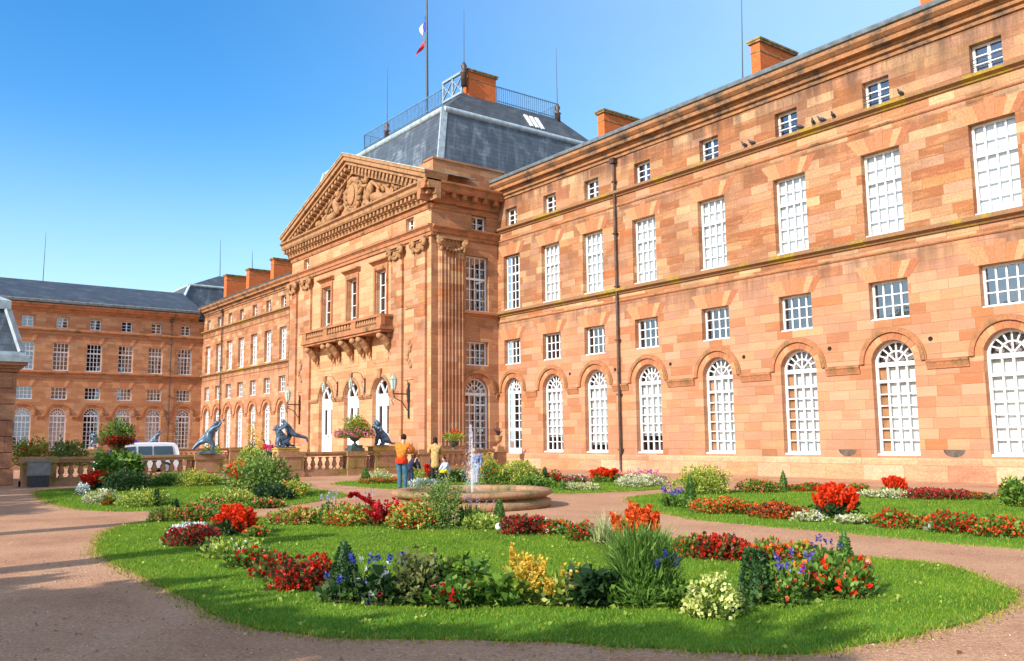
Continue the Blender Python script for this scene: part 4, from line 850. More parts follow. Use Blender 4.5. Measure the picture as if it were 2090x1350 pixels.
# stone post with an iron vase beside the glazed door in the corner
p_=on(1018,958,0,-37.6); sp_=thing('stone_post','sandstone post topped by a small carved vase, left of the glazed corner door','post',(p_.x,p_.y,0))
q=MB(); q.box(-.3,.3,-.3,.3,0,.9); q.box(-.34,.34,-.34,.34,.9,1.02); q.box(-.22,.22,-.22,.22,1.02,1.2); q.build('post',M['balstone'],sp_); MB().lathe([(a*.62,b*1.0+1.2) for a,b in UR],n=14).build('vase',M['carved'],sp_)
q=MB(); r3=random.Random(2)
for i in range(14): a=r3.random()*6.28; q.tube([(0,0,1.72),(.12*math.cos(a),.12*math.sin(a),1.95),(.26*math.cos(a),.26*math.sin(a),1.98+.2*r3.random())],[.03,.03,.012],5)
q.build('iron_leaves',M['dark'],sp_)
def wall_lamp(label,x,z,arm,hang=False,group=None,sc=1.):
    t_=thing('wall_lantern',label,'lantern',(x,24.96,z),0,group)
    b=MB()
    if not hang:
        b.box(-.035,.035,-.07,0,-1.35,.55); b.box(-.07,.07,-.06,.0,-.4,.25); b.tube([(0,-.04,.5),(0,-.1,.75)],[.08,.01],6); b.bar((0,0,0),(0,-arm,0),.05,.07); b.tube([(0,-.08,-.9),(0,-.45,-.42),(0,-.85,-.25),(0,-arm,-.06)],.028,6); b.tube([(0,-arm+.1,-.1),(0,-arm-.12,-.35),(0,-arm+.02,-.62)],.022,6); b.tube([(0,-arm,0),(0,-arm,.2)],.05,6)
        z0=.18
    else:
        b.box(-.025,.025,-.05,0,-.45,.4); b.tube([(0,-.05,.25),(0,-.3,.66),(0,-.6,.74),(0,-.82,.7),(0,-arm,.55)],.018,6); b.tube([(0,-.05,-.25),(0,-.2,-.1),(0,-.25,.12),(0,-.15,.24)],.014,6); b.tube([(0,-arm,.55),(0,-arm,.3)],.02,6); z0=-.3
    b.build('bracket',M['dark'],t_)
    ln=MB(); w=.17*sc
    ln.lathe([(.1*sc,0),(w*.7,.04),(w*.75,.08)],(0,-arm,z0),8,sm=False); ln.lathe([(w*1.25,.08+.5*sc),(w*1.3,.11+.5*sc),(w*.7,.26+.5*sc),(w*.3,.3+.5*sc),(w*.3,.36+.5*sc),(w*.1,.4+.5*sc),(.02,.5+.5*sc)],(0,-arm,z0),8,sm=False)
    for i in range(4): a=math.pi/4+i*math.pi/2; ln.bar((w*.75*math.cos(a),-arm+w*.75*math.sin(a),z0+.08),(w*1.2*math.cos(a),-arm+w*1.2*math.sin(a),z0+.08+.5*sc),.03)
    ln.build('lantern_frame',M['greenlamp'],t_)
    MB().lathe([(w*.7,.085),(w*1.14,.075+.5*sc)],(0,-arm,z0),8,sm=False).build('lantern_glass',M['lampglass'],t_)
M['lampglass']=basic('milky_lamp_glass',(.55,.66,.6),.25,.05,4,.6)
wall_lamp('pale green lantern on a long iron bracket, right of the three entrance doors',-42.33,4.1,.98)
wall_lamp('pale green lantern on a long iron bracket, far left corner of the pavilion front',-56.95,4.05,.88)
wall_lamp('hanging lantern on a curled bracket between the left and middle doors',-51.2,4.9,.95,True,sc=.62)
wall_lamp('hanging lantern on a curled bracket between the middle and right doors',-47.5,4.9,.95,True,sc=.62)
M['cabgrey']=basic('cabinet_grey',(.2,.2,.19),.6,.1,4,.3)
cb_=thing('utility_cabinet','grey metal utility cabinet between the gate pavilion and the balustrade','cabinet',(-36.6,5.9,0))
q=MB(); q.box(-.25,.25,-.36,.36,.42,.92); q.box(-.28,.28,-.39,.39,.92,.96); q.build('casing',M['cabgrey'],cb_); q=MB(); q.box(-.22,.22,-.32,.32,0,.42); q.build('base',M['dark'],cb_); q=MB(); q.box(.25,.265,-.32,.32,.46,.88); q.build('door',M['cabgrey'],cb_)
gl_=thing('garden_light','small white globe garden light at the lawn edge below the small cone','light',G(1018,1086)); k=mpp(G(1018,1086)); q=MB(); q.ball((0,0,.09),.065); q.build('globe',M['white'],gl_); q=MB(); q.tube([(0,0,0),(0,0,.05)],.03); q.build('stem',M['dark'],gl_)
# ------------------------------------------------------------------ van (parked in the court, facing left)
van=thing('van','white van with tinted side windows and a blue roof light parked behind the balustrade','van',(-50.2,12.7,-.08),rad(-90))
M['vanwhite']=basic('van_paint',(.8,.82,.84),.18,.02,2,.6,bump=0.); M['vanglass']=basic('tinted_van_glass',(.03,.06,.07),.06,.1,2,.8,bump=0.); M['bluelight']=basic('blue_light_cover',(.02,.06,.5),.15,.1,3,.7)
def van_body():
    import bmesh
    prof=[(-2.08,.3),(-2.1,.75),(-2.06,1.1),(-1.98,1.5),(-1.85,1.62),(-1.4,1.66),(.0,1.66),(.62,1.6),(.95,1.42),(1.28,1.08),(1.95,.92),(2.08,.7),(2.1,.32)]
    mb=MB(); N=len(prof); W=[(-.8,.92),(-.86,1.),(.86,1.),(.8,.92)]
    secs=[]
    for y,f in ((-.84,0),(-.74,1),(.74,1),(.84,0)):
        for x,z in prof:
            tuck=.1 if (abs(y)>.8 and z>1.0) else 0
            s_=1 if y>0 else -1
            yy=y-s_*max(0,(z-.95))*.16-(0)
            secs.append((x*(1 if f else .985),yy,z*(1 if f or z<1.5 else .975)))
    fs=[]
    for a in range(3):
        for i in range(N-1): fs.append((a*N+i,a*N+i+1,(a+1)*N+i+1,(a+1)*N+i))
        fs.append((a*N+N-1,a*N,(a+1)*N,(a+1)*N+N-1))
    fs.append(tuple(range(N-1,-1,-1))); fs.append(tuple(range(3*N,4*N)))
    mb.add(secs,fs,0,False); return mb
van_body().build('body',M['vanwhite'],van)
def vside(poly,name,mat):
    for s_ in (-1,1):
        mb=MB(); v=[(x,s_*(.845-max(0,z-.95)*.16)*1.0,z) for x,z in poly]; o_=[(x,y+s_*.012,z) for x,y,z in v]; mb.add(v+o_,[tuple(range(len(v))),tuple(range(len(v),2*len(v)))]+[(i,(i+1)%len(v),len(v)+(i+1)%len(v),len(v)+i) for i in range(len(v))]); mb.build(name,mat,van)
vside([(-1.75,1.0),(-.72,1.0),(-.72,1.46),(-1.68,1.46)],'side_window',M['vanglass']); vside([(-.64,1.0),(.08,1.0),(.08,1.46),(-.64,1.46)],'side_window',M['vanglass']); vside([(.2,1.0),(1.1,1.02),(.78,1.42),(.2,1.46)],'side_window',M['vanglass'])
mb=MB(); mb.add([(1.29,-.7,1.1),(1.29,.7,1.1),(.97,.66,1.42),(.97,-.66,1.42),(.66,-.64,1.6),(.66,.64,1.6)],[(0,1,2,3),(3,2,5,4)]); o=mb.build('windscreen',basic('blue_windscreen',(.04,.12,.4),.08,.1,2,.8,bump=0),van,(.012,0,.012))
for x in (-1.35,1.3):
    for s_ in (-1,1):
        w=obj('wheel',None,van,(x,s_*.8,.31)); q=MB(); q.tube([(0,-.1,0),(0,.1,0)],.31,20); q.build('tyre',M['dark'],w); q=MB(); q.tube([(0,-.105,0),(0,.105,0)],.18,12); q.build('rim',M['zinc'],w)
for s_ in (-1,1): q=MB(); q.ball((2.0,s_*.62,.78),(.12,.16,.09)); q.build('headlight',M['lampglass'],van)
q=MB(); q.box(-.15,.45,-.28,.28,1.665,1.72); q.box(.0,.3,-.24,.24,1.72,1.83); q.build('roof_light',M['bluelight'],van)
# ------------------------------------------------------------------ fountain
M['basin']=trim('mossy_basin_stone',(.42,.22,.12),(.34,.19,.10),(.2,.15,.06),(.09,.065,.04),1.9)
FC=Vector((-17.7,12.2,0)); ft=thing('fountain','round low sandstone fountain basin in the middle of the garden','fountain',FC)
MB().lathe([(1.86,0),(1.9,.02),(1.9,.16),(1.8,.2),(1.74,.23),(1.7,.25)],n=64).build('base_step',M['basin'],ft)
MB().lathe([(1.7,.2),(1.84,.26),(1.93,.31),(1.93,.37),(1.88,.41),(1.58,.42),(1.54,.38),(1.5,.2),(.02,.2)],n=64).build('basin',M['basin'],ft)
m,nt,out=newmat('fountain_water'); t=NT(nt); o=t.n('ShaderNodeTexCoord').outputs['Object']; n_=t.noise(o,7,3); t.pb((.05,.07,.05),.05,n_,.35,.03,.6,0,out); M['water']=m
q=MB(); q.lathe([(1.53,.3),(1.53,.33)],n=64); q.build('water',M['water'],ft)
m,nt,out=newmat('water_spray'); t=NT(nt); p=t.pb((.9,.92,.95),.15,spec=.6); tr=t.n('ShaderNodeBsdfTransparent'); mx=t.n('ShaderNodeMixShader'); mx.inputs[0].default_value=.24; t.l(tr.outputs[0],mx.inputs[1]); t.l(p,mx.inputs[2]); t.l(mx.outputs[0],out.inputs[0]); M['spray']=m
wj=thing('water_jet','white water jet rising and splashing in the middle of the fountain','water jet',FC+Vector((0,0,.33)))
q=MB(); q.tube([(0,0,0),(0,0,.6),(0,0,1.2),(0,.01,1.45)],[.022,.02,.016,.008],8); q.build('column',M['spray'],wj)
r3=random.Random(12); q=MB()
for i in range(1000):
    a=r3.random()*6.283; vz=2.2+2.6*r3.random(); vr=.1+.55*r3.random(); tm=r3.random()*vz*2/9.8; zz=vz*tm-4.9*tm*tm; s_=.003+.006*r3.random()**2
    p=Vector((vr*tm*math.cos(a)+.02*r3.random(),vr*tm*math.sin(a),max(.0,zz))); q.tube([p,p+Vector((0,0,s_*4))],[s_,s_*.4],4)
for i in range(420):
    z_=.1+1.5*r3.random()**.8; s_=.003+.005*r3.random(); w_=.02+.05*(1.6-z_)/1.6; p=Vector((r3.gauss(-.05,w_),r3.gauss(0,w_),z_)); q.tube([p,p+Vector((0,0,s_*5))],[s_,s_*.5],4)
q.build('spray',M['spray'],wj)
# ------------------------------------------------------------------ pigeons on the ledge under the attic windows
PG=basic('pigeon_grey',(.06,.065,.08),.5,.2,20)
PX=[(1520,303,'leftmost grey pigeon on the ledge, beside its neighbour'),(1535,299,'second grey pigeon on the ledge, right beside the leftmost one'),(1660,257,'grey pigeon on the ledge, first to the right of an attic window'),(1677,249,'grey pigeon on the ledge, middle of three close together'),(1701,241,'grey pigeon on the ledge, rightmost of three close together'),(1839,196,'grey pigeon on the ledge just right of the attic window with railings'),(1632,266,'grey pigeon on the ledge at the foot of an attic window')]
for i,(px,py,lb) in enumerate(PX):
    x=on(px,py,1,29.4).x; p=thing('pigeon',lb,'pigeon',(x,29.4,13.58),rad(random.uniform(-150,-30)),'pigeons on the upper ledge')
    skin('body',[(-.1,0,.13,.05),(0,0,.15,.075),(.09,0,.18,.05),(.12,0,.25,.03),(.13,0,.29,.035),(-.22,0,.09,.025)],[(0,1),(1,2),(2,3),(3,4),(0,5)],PG,p,root=1)
    q=MB(); q.tube([(.16,0,.29),(.2,0,.28)],[.012,.004],5); q.build('beak',M['dark'],p)
    for s_ in (-1,1): q=MB(); q.tube([(.02,s_*.03,.1),(.02,s_*.03,0)],.01,5); q.build('leg',M['pipe'],p)
# ------------------------------------------------------------------ ground and lawns
m,nt,out=newmat('pink_gravel'); t=NT(nt); o=t.n('ShaderNodeTexCoord').outputs['Object']
a=t.noise(o,.55,5,.6); b=t.noise(o,26,3,.7); v_=t.n('ShaderNodeTexVoronoi'); v_.inputs['Scale'].default_value=55; t.l(o,v_.inputs['Vector'])
c=t.ramp(a,[(.3,(.40,.195,.105)),(.5,(.52,.275,.155)),(.62,(.56,.315,.18)),(.78,(.38,.20,.12))]); c=t.mix(.5,c,t.ramp(b,[(.3,(.3,.3,.3)),(.7,(.66,.66,.66))]),'OVERLAY')
c=t.mix(.55,c,t.ramp(v_.outputs['Color'],[(0,(.25,.25,.25)),(.75,(.55,.55,.55)),(1,(.85,.85,.85))]),'OVERLAY'); t.pb(c,.95,v_.outputs['Distance'],.7,.02,.15,0,out); M['gravel']=m
mb=MB(); mb.add([(-400,-400,0),(400,-400,0),(400,400,0),(-400,400,0)],[(0,1,2,3)]); tag(mb.build('ground',M['gravel']),kind='structure')
m,nt,out=newmat('turf'); t=NT(nt); o=t.n('ShaderNodeTexCoord').outputs['Object']; a=t.noise(o,1.1,5,.6); c=t.ramp(a,[(.3,(.055,.14,.012)),(.55,(.10,.22,.018)),(.75,(.16,.26,.03))]); t.pb(c,.95,t.noise(o,40,3),.6,.03,.1,0,out); M['turf']=m
GB,nt,out=newmat('turf_blade'); t=NT(nt); gi=t.n('ShaderNodeNewGeometry').outputs['Random Per Island']; o=t.n('ShaderNodeTexCoord').outputs['Object']
c=t.ramp(gi,[(0,(.045,.12,.008)),(.55,(.175,.295,.018)),(.85,(.28,.37,.03)),(1,(.4,.44,.09))]); c=t.mix(t.ramp(t.noise(o,.9,4,.6),[(.35,(0,0,0)),(.7,(.75,.75,.75))]),c,(.26,.36,.02)); c=t.mix(t.ramp(t.noise(o,2.7,3,.6),[(.5,(0,0,0)),(.75,(.5,.5,.5))]),c,(.05,.14,.01))
p=t.pb(c,.6,spec=.2); tl=t.n('ShaderNodeBsdfTranslucent'); t.l(c,tl.inputs[0]); mx=t.n('ShaderNodeMixShader'); mx.inputs[0].default_value=.35; t.l(p,mx.inputs[1]); t.l(tl.outputs[0],mx.inputs[2]); t.l(mx.outputs[0],out.inputs[0])
M['soil']=basic('dark_soil',(.05,.03,.02),.95,.3,9,.05)
def unit(a): return a/(np.linalg.norm(a,axis=-1,keepdims=True)+1e-9)
def leaf(C,D,s,wr=.32,cup=.12):
    n=len(C); D=unit(D); A=unit(np.cross(D,RNG.normal(size=(n,3)))); Nn=np.cross(A,D); s=np.broadcast_to(np.asarray(s,float),(n,))[:,None]
    V=np.empty((n,4,3)); V[:,0]=C; V[:,1]=C+D*s*.5+A*s*wr+Nn*s*cup; V[:,2]=C+D*s; V[:,3]=C+D*s*.5-A*s*wr+Nn*s*cup; return V
def chaikin(p,n=2):
    p=[np.array(q[:2]) for q in p]
    for _ in range(n):
        o=[]
        for i in range(len(p)):
            a,b=p[i],p[(i+1)%len(p)]; o+=[a*.75+b*.25,a*.25+b*.75]
        p=o
    return np.array(p)
def inside(P,poly):
    x,y=P[:,0],P[:,1]; r=np.zeros(len(P),bool); j=len(poly)-1
    for i in range(len(poly)):
        xi,yi=poly[i];xj,yj=poly[j]; c=((yi>y)!=(yj>y))&(x<(xj-xi)*(y-yi)/(yj-yi+1e-12)+xi); r^=c; j=i
    return r
def lawn(name,pix,dens,hgt,world=None,tail=[]):
    poly=[G(*q) for q in pix] if world is None else world
    poly=chaikin(list(poly)+tail); k=len(poly)
    # ragged edge
    poly=poly+RNG.normal(0,.025,poly.shape)
    mb=MB(); mb.add([(x,y,.018) for x,y in poly],[tuple(range(k))]); mb.add([(x,y,.018) for x,y in poly]+[(x,y,-.01) for x,y in poly],[(i,(i+1)%k,k+(i+1)%k,k+i) for i in range(k)])
    tag(mb.build(name,M['turf']),kind='structure')
    lo,hi=poly.min(0),poly.max(0); n=int((hi-lo).prod()*dens); P=lo+RNG.random((n,2))*(hi-lo)
    grow=poly.mean(0)+(poly-poly.mean(0))*1.004
    P=P[inside(P,grow)]; n=len(P)
    hh=hgt*(.5+RNG.random(n)); ww=np.minimum(.02,.09*hgt)+RNG.random(n)*.006; an=RNG.random(n)*6.283; le=RNG.normal(0,.45,(n,2))*hh[:,None]
    V=np.zeros((n,3,3)); V[:,:,:2]=P[:,None,:]; V[:,0,0]+=ww*np.cos(an); V[:,0,1]+=ww*np.sin(an); V[:,1,0]-=ww*np.cos(an); V[:,1,1]-=ww*np.sin(an); V[:,2,:2]+=le; V[:,2,2]=hh; V[:,:2,2]=.005
    tag(obj('grass',quads('grass',V,GB)),kind='stuff')
    if dens>1000:
        n=600; wd=lo+RNG.random((n,2))*(hi-lo); wd=wd[inside(wd,poly)]; n=len(wd); wd=np.repeat(wd,4,0)+RNG.normal(0,.018,(n*4,2)); C=np.concatenate([wd,.02+.02*RNG.random((n*4,1))],1); D=np.concatenate([RNG.normal(size=(n*4,2)),.5+RNG.random((n*4,1))],1); tag(obj('lawn_weeds',quads('lawn_weeds',leaf(C,D,.035*(.5+RNG.random(n*4)),.4),L['yg'])),kind='stuff')
    e=[];m_=int(260*(dens/2600)**.5)
    for i in range(k):
        a,b=poly[i],poly[(i+1)%k]; n=int(np.linalg.norm(b-a)*m_)
        e.append(a+(b-a)*RNG.random((n,1))+RNG.normal(0,.09,(n,2)))
    e=np.concatenate(e); n=len(e); hh=hgt*(.35+.9*RNG.random(n)); an=RNG.random(n)*6.283; w_=.007; V=np.zeros((n,3,3)); V[:,:,:2]=e[:,None,:]; V[:,0,0]+=w_*np.cos(an); V[:,0,1]+=w_*np.sin(an); V[:,1,0]-=w_*np.cos(an); V[:,1,1]-=w_*np.sin(an); V[:,2,:2]+=RNG.normal(0,.7,(n,2))*hh[:,None]; V[:,2,2]=hh+.005
    tag(obj('dry_grass_edge',quads('dry_grass_edge',V,L['dry'])),kind='stuff'); return poly
LF=[(209,1092),(195,1117),(223,1151),(296,1176),(351,1210),(400,1231),(442,1259),(515,1284),(626,1297),(700,1304),(1000,1308),(1300,1321),(1500,1335),(1640,1338),(1678,1332),(1753,1317),(1848,1304),(1942,1279),(2018,1257),(2071,1234),(2071,1215),(2037,1196),(1980,1172),(1924,1153),(1746,1138),(1550,1120),(1400,1104),(1200,1085),(1050,1076),(900,1068),(700,1060),(544,1056),(324,1064),(243,1075)]
lawn('lawn',LF,2600,.038)
lawn('lawn',[(66,1010),(104,1030),(167,1042),(244,1045),(331,1043),(505,1042),(587,1033),(702,1016),(713,1010),(639,1000),(560,988),(440,985),(300,985),(167,998),(80,1002)],420,.06)
lawn('lawn',[(667,988),(730,994),(805,1000),(960,1003),(1120,1009),(1230,1006),(1353,1000),(1370,996),(1280,987),(1000,977),(735,981)],300,.06)
lawn('lawn',[(1273,1016),(1300,1035),(1390,1060),(1600,1078),(1760,1092),(1916,1108),(2090,1122)],420,.055,tail=[np.array((-3.5,13.4)),np.array((-3.,23.9)),np.array((-9.,24.2)),np.array(G(2022,1013)[:2]),np.array(G(1750,1006)[:2]),np.array(G(1477,1001)[:2]),np.array(G(1360,1008)[:2])])
# loose stones and fallen leaves on the gravel
n=9000; q=np.stack([RNG.random(n)*1.25-.12,RNG.random(n)],1); rr=2.2+15*RNG.random(n)**1.3; an=math.pi-math.radians(6)-q[:,0]*math.radians(64); P2=np.stack([rr*np.cos(an),rr*np.sin(an)],1); P2=P2[~inside(P2,chaikin([G(*z_) for z_ in LF]))]; n=len(P2)
C3=np.concatenate([P2,np.full((n,1),.004)],1); sz=(.006+.012*RNG.random(n)**3)[:,None]; o8=np.array([[1,0,0],[0,1,0],[-1,0,0],[0,-1,0],[0,0,.8]]); V=[]
for a,b in ((0,1),(1,2),(2,3),(3,0)):
    V.append(np.stack([C3+o8[a]*sz*(.7+.6*RNG.random((n,1))),C3+o8[b]*sz*(.7+.6*RNG.random((n,1))),C3+o8[4]*sz],1))
tag(obj('loose_stones',quads('loose_stones',np.concatenate(V),leafmat('loose_stone',(.2,.1,.07),(.42,.26,.18),(.6,.48,.38),0.))),kind='stuff')
n=90; i_=RNG.integers(0,len(P2),n); Cl=C3[i_]+np.array([0,0,.006]); Dl=RNG.normal(size=(n,3))*np.array([1,1,.15]); 
# ------------------------------------------------------------------ plants: every leaf and petal is a small folded face
tag(obj('fallen_leaves',quads('fallen_leaves',leaf(Cl,Dl,.03+.03*RNG.random(n),.35,.2),leafmat('fallen_leaf',(.12,.05,.015),(.35,.18,.04),(.45,.3,.06),.1))),kind='stuff')
DSEED=[1]
def dome(n,rx,h,inner=.55,K=None,cl=.42,low=0.):
    """points through a lumpy half dome built of K leaf clumps"""
    K=K or max(7,int(9+rx*11)); g_=np.random.default_rng(DSEED[0])
    t=g_.random(K)*6.283; c=g_.random(K)**.6; z=np.sqrt(1-.9*c*c)*g_.random(K)**.45
    cen=np.stack([np.cos(t)*c*.82*rx,np.sin(t)*c*.82*rx,(.06+.66*z*(.6+.45*g_.random(K)))*h],1); i=RNG.integers(0,K,n)
    d=unit(RNG.normal(size=(n,3))); r=(inner+(1-inner)*RNG.random(n)**.5)[:,None]
    sc=np.array([cl*rx+.02,cl*rx+.02,cl*.85*h])*(.7+.5*g_.random(K))[i][:,None]
    P=cen[i]+d*r*sc; P[:,2]=np.abs(P[:,2])+low; k=np.hypot(P[:,0],P[:,1])>rx*1.1; P[k,:2]*=.8
    return P,d
def flowers(P,d,s,k=4,op=.55):
    n=len(P); P=np.repeat(P,k,0); d=np.repeat(d,k,0); D=unit(d+RNG.normal(size=(n*k,3))*op); return leaf(P,D,s*(.6+.5*RNG.random(n*k)),.42,.15)
def cone_core(r,h,k=.82,seg=10):
    a=np.linspace(0,2*np.pi,seg+1); V=np.zeros((seg,4,3))
    for i in range(seg):
        V[i,0]=[r*k*np.cos(a[i]),r*k*np.sin(a[i]),0]; V[i,1]=[r*k*np.cos(a[i+1]),r*k*np.sin(a[i+1]),0]; V[i,2]=[0.02*np.cos(a[i+1]),.02*np.sin(a[i+1]),h*.93]; V[i,3]=[.02*np.cos(a[i]),.02*np.sin(a[i]),h*.93]
    return V
def blades(n,r0,r1,h,w=.012,seg=3,droop=.35):
    a=RNG.random(n)*6.283; out=r1*(.2+.8*RNG.random(n)); hh=h*(.55+.5*RNG.random(n)); b0=np.stack([np.cos(a)*r0*RNG.random(n),np.sin(a)*r0*RNG.random(n),np.zeros(n)],1)
    dr=np.stack([np.cos(a+RNG.normal(0,.3,n)),np.sin(a+RNG.normal(0,.3,n)),np.zeros(n)],1); sd=np.stack([-dr[:,1],dr[:,0],np.zeros(n)],1); L_=[]
    def pt(t): 
        z=hh*(t*(1+droop)-droop*t*t*1.0*(1+0*t)); return b0+dr*(out*t**1.7)[:,None]+np.stack([0*z,0*z,z],1)
    for i in range(seg):
        t0,t1=i/seg,(i+1)/seg; p,q=pt(np.full(n,t0)),pt(np.full(n,t1)); w0=w*(1-t0*.8); w1=w*(1-t1*.85); V=np.stack([p-sd*w0,p+sd*w0,q+sd*w1,q-sd*w1],1); L_.append(V)
    return np.concatenate(L_)
def plume(base,top,n,r,s,bend=0.):
    t=RNG.random(n)**.8; base=np.array(base);top=np.array(top); C=base+(top-base)*t[:,None]; C[:,0]+=bend*np.sin(t*3.1); a=RNG.random(n)*6.283; rr=r*(1.05-t)*(.4+.6*RNG.random(n))
    o=np.stack([np.cos(a),np.sin(a),np.zeros(n)],1); return leaf(C+o*rr[:,None],o+np.array([0,0,.9]),s,.4)
BEDS=[]
def plant(kind,px,py,w,h,label,lf='green',fl=None,fd=1.,cat='flowers',ls=.07,fs=.05,extra=None,name=None,P=None,top=None,group=None):
    """px,py: where it meets the ground in the photograph; w,h its measured size there (photo pixels)"""
    if kind not in('cone','column'): w*=1.2
    DSEED[0]+=1
    if P is None:
        g=G(px,py); k=mpp(g); r=w*k/2; aw=Vector((g.x,g.y,0)).normalized(); c=g+aw*r*.55; k=mpp(c); r=w*k/2
        q=ray(px,py-h); t_=math.hypot(c.x,c.y)/math.hypot(q.x,q.y); H=CAMH+q.z*t_
    else: c=Vector(P); k=mpp(c); r=w*k/2; H=h*k
    H=max(H,.1); t_=thing(name or {'cone':'topiary_cone','grass':'ornamental_grass','shrub':'shrub'}.get(kind,'flower_clump'),label,cat,c,0,group)
    Lf=[];Fl=[];Sp=[];stems=[]; area=2*math.pi*r*(r*.5+H*.6)
    if P is None and kind!='cone': BEDS.append((c.x,c.y,r*.92))
    nl=lambda d=1.: int(max(60,min(5200,d*2.4*area/(ls*ls*.55))))
    if kind in('mound','shrub'):
        p,d=dome(nl(fd if not fl and fd<1 else 1.),r,H); Lf.append(leaf(p,d+np.array([0,0,.45])+RNG.normal(size=p.shape)*.5,ls*(.6+.7*RNG.random(len(p)))))
        for i in range(int(5+9*r)):
            a=RNG.random()*6.283; q=r*(.3+.75*RNG.random()); z1=H*(.45+.72*RNG.random()*(1-.5*q/r)); Lf.append(plume((q*.8*math.cos(a),q*.8*math.sin(a),z1*.35),(q*1.08*math.cos(a),q*1.08*math.sin(a),z1),14,ls*.6,ls*.8))
        if fl:
            n=int(area*210*fd*(.05/fs)**1.3)+4; p,d=dome(n,r,H,.9); p[:,2]+=.02; d[:,2]=np.abs(d[:,2])+.3; Fl.append(flowers(p,d,fs))
    elif kind=='cone':
        ls*=.72; n=int(min(7000,3.*math.pi*r*H/(ls*ls*.5))); z=1-np.sqrt(RNG.random(n)); a=RNG.random(n)*6.283; bul=r*(1-z)**.8*(1+.06*np.sin(a*3+z*9)); p=np.stack([np.cos(a)*bul,np.sin(a)*bul,z*H],1)*.95; o=np.stack([np.cos(a),np.sin(a),np.full(n,.5)],1); Lf.append(leaf(p,o+RNG.normal(size=p.shape)*.6,ls*(.6+.6*RNG.random(n)))); Lf.append(cone_core(r,H))
    elif kind=='column':
        n=int(min(6000,2.8*2*math.pi*r*H/(ls*ls*.5))); z=RNG.random(n); a=RNG.random(n)*6.283; bul=r*(1-z**3*.5)*(.75+.3*RNG.random(n)); p=np.stack([np.cos(a)*bul,np.sin(a)*bul,z*H],1); o=np.stack([np.cos(a),np.sin(a),np.full(n,.4)],1); Lf.append(leaf(p,o+RNG.normal(size=p.shape)*.7,ls*(.6+.6*RNG.random(n)))); Lf.append(cone_core(r*.85,H*.95,.9))
    elif kind=='spike':
        p,d=dome(nl(.8),r*.9,H*.68); Lf.append(leaf(p,d+np.array([0,0,.4])+RNG.normal(size=p.shape)*.5,ls*(.6+.7*RNG.random(len(p)))))
        n=int(max(6,30*fd*(r/.4)))
        for i in range(n):
            a=RNG.random()*6.283; q=r*.85*math.sqrt(RNG.random()); z1=H*(1-.4*(q/r)**2-.35*RNG.random()**2); b=np.array([q*math.cos(a)*.8,q*math.sin(a)*.8,z1-H*.3]); tp=np.array([q*math.cos(a)*1.1,q*math.sin(a)*1.1,z1]); Sp.append(plume(b,tp,36,fs*.75,fs))
    elif kind=='delph':      # airy stems with slim flower spikes over leaves
        p,d=dome(nl(.7),r,H*.6); Lf.append(leaf(p,d+np.array([0,0,.5])+RNG.normal(size=p.shape)*.5,ls*(.6+.7*RNG.random(len(p)))))
        for i in range(int(max(5,20*fd*(r/.4)))):
            a=RNG.random()*6.283; q=r*math.sqrt(RNG.random()); z1=H*(.72+.3*RNG.random()); x,y=q*math.cos(a),q*math.sin(a); Sp.append(plume((x,y,z1*(.72+.1*RNG.random())),(x*1.12,y*1.12,z1),16,fs*.32,fs*.62)); stems.append(((x*.7,y*.7,.0),(x,y,z1*.7)))
    elif kind=='grass':
        Lf.append(blades(int(430*fd),r*.75,r*1.6,H*1.02,max(.006,.9*k),4,.45)); Lf.append(blades(int(430*fd),r*.85,r*1.5,H*.68,max(.007,1.*k),4,.8))
    elif kind=='bushgrass':
        p,d=dome(int(2300*fd),r,H,.2); Lf.append(leaf(p,d*.9+np.array([0,0,.9])+RNG.normal(size=p.shape)*.35,.15*(.4+.9*RNG.random(len(p))),.055)); Lf.append(blades(int(300*fd),r*.7,r*1.25,H*1.05,.011,4,.5)); p,d=dome(500,r*.9,H*.55); Lf.append(leaf(p,d+RNG.normal(size=p.shape)*.5,.08,.25))
    elif kind=='plume':
        p,d=dome(nl(.75),r,H*.72); Lf.append(leaf(p,d+np.array([0,0,.6])+RNG.normal(size=p.shape)*.5,ls*(.6+.8*RNG.random(len(p))),.25))
        for i in range(int(14*fd)):
            a=RNG.random()*6.283; q=r*.9*math.sqrt(RNG.random()); z1=H*(.45+.42*RNG.random()); x,y=q*math.cos(a),q*math.sin(a)
            for s_ in range(4): o=RNG.normal(size=2)*.05; Sp.append(plume((x,y,z1*.45),(x+o[0]*1.4,y+o[1]*1.4,z1*(.75+.3*RNG.random())),30,.035,fs*.8))
        if extra: Sp.insert(0,plume((-r*.8,0,H*.35),(-r*.86,0,H*1.0),80,.035,fs*.9))
    elif kind=='amaranth':
        p,d=dome(nl(.5),r*.7,H*.5); Lf.append(leaf(p,d,ls))
        for i in range(26):
            a=RNG.random()*6.283; q=r*RNG.random()**.5*.75; z1=H*(.35+.5*RNG.random()); x,y=q*math.cos(a)*.8,q*math.sin(a)*.8; Sp.append(plume((x*.4,y*.4,.05),(x*1.9,y*1.9,z1*(.7+.5*RNG.random())),46,.04,fs))
        u=np.array(RT)[:3]; 
        for i in range(5): # one long arching tassel
            z_=H; seg=[np.array((0,0,z_*.45)),-u*r*.8+np.array((0,0,z_*.7)),-u*r*1.7+np.array((0,0,z_*.98)),-u*r*2.0+np.array((0,0,z_*.9))]
            for s0,s1 in zip(seg[:-1],seg[1:]): Sp.append(plume(s0+RNG.normal(size=3)*.012,s1+RNG.normal(size=3)*.012,60,.04,fs))
    elif kind=='bigleaf':
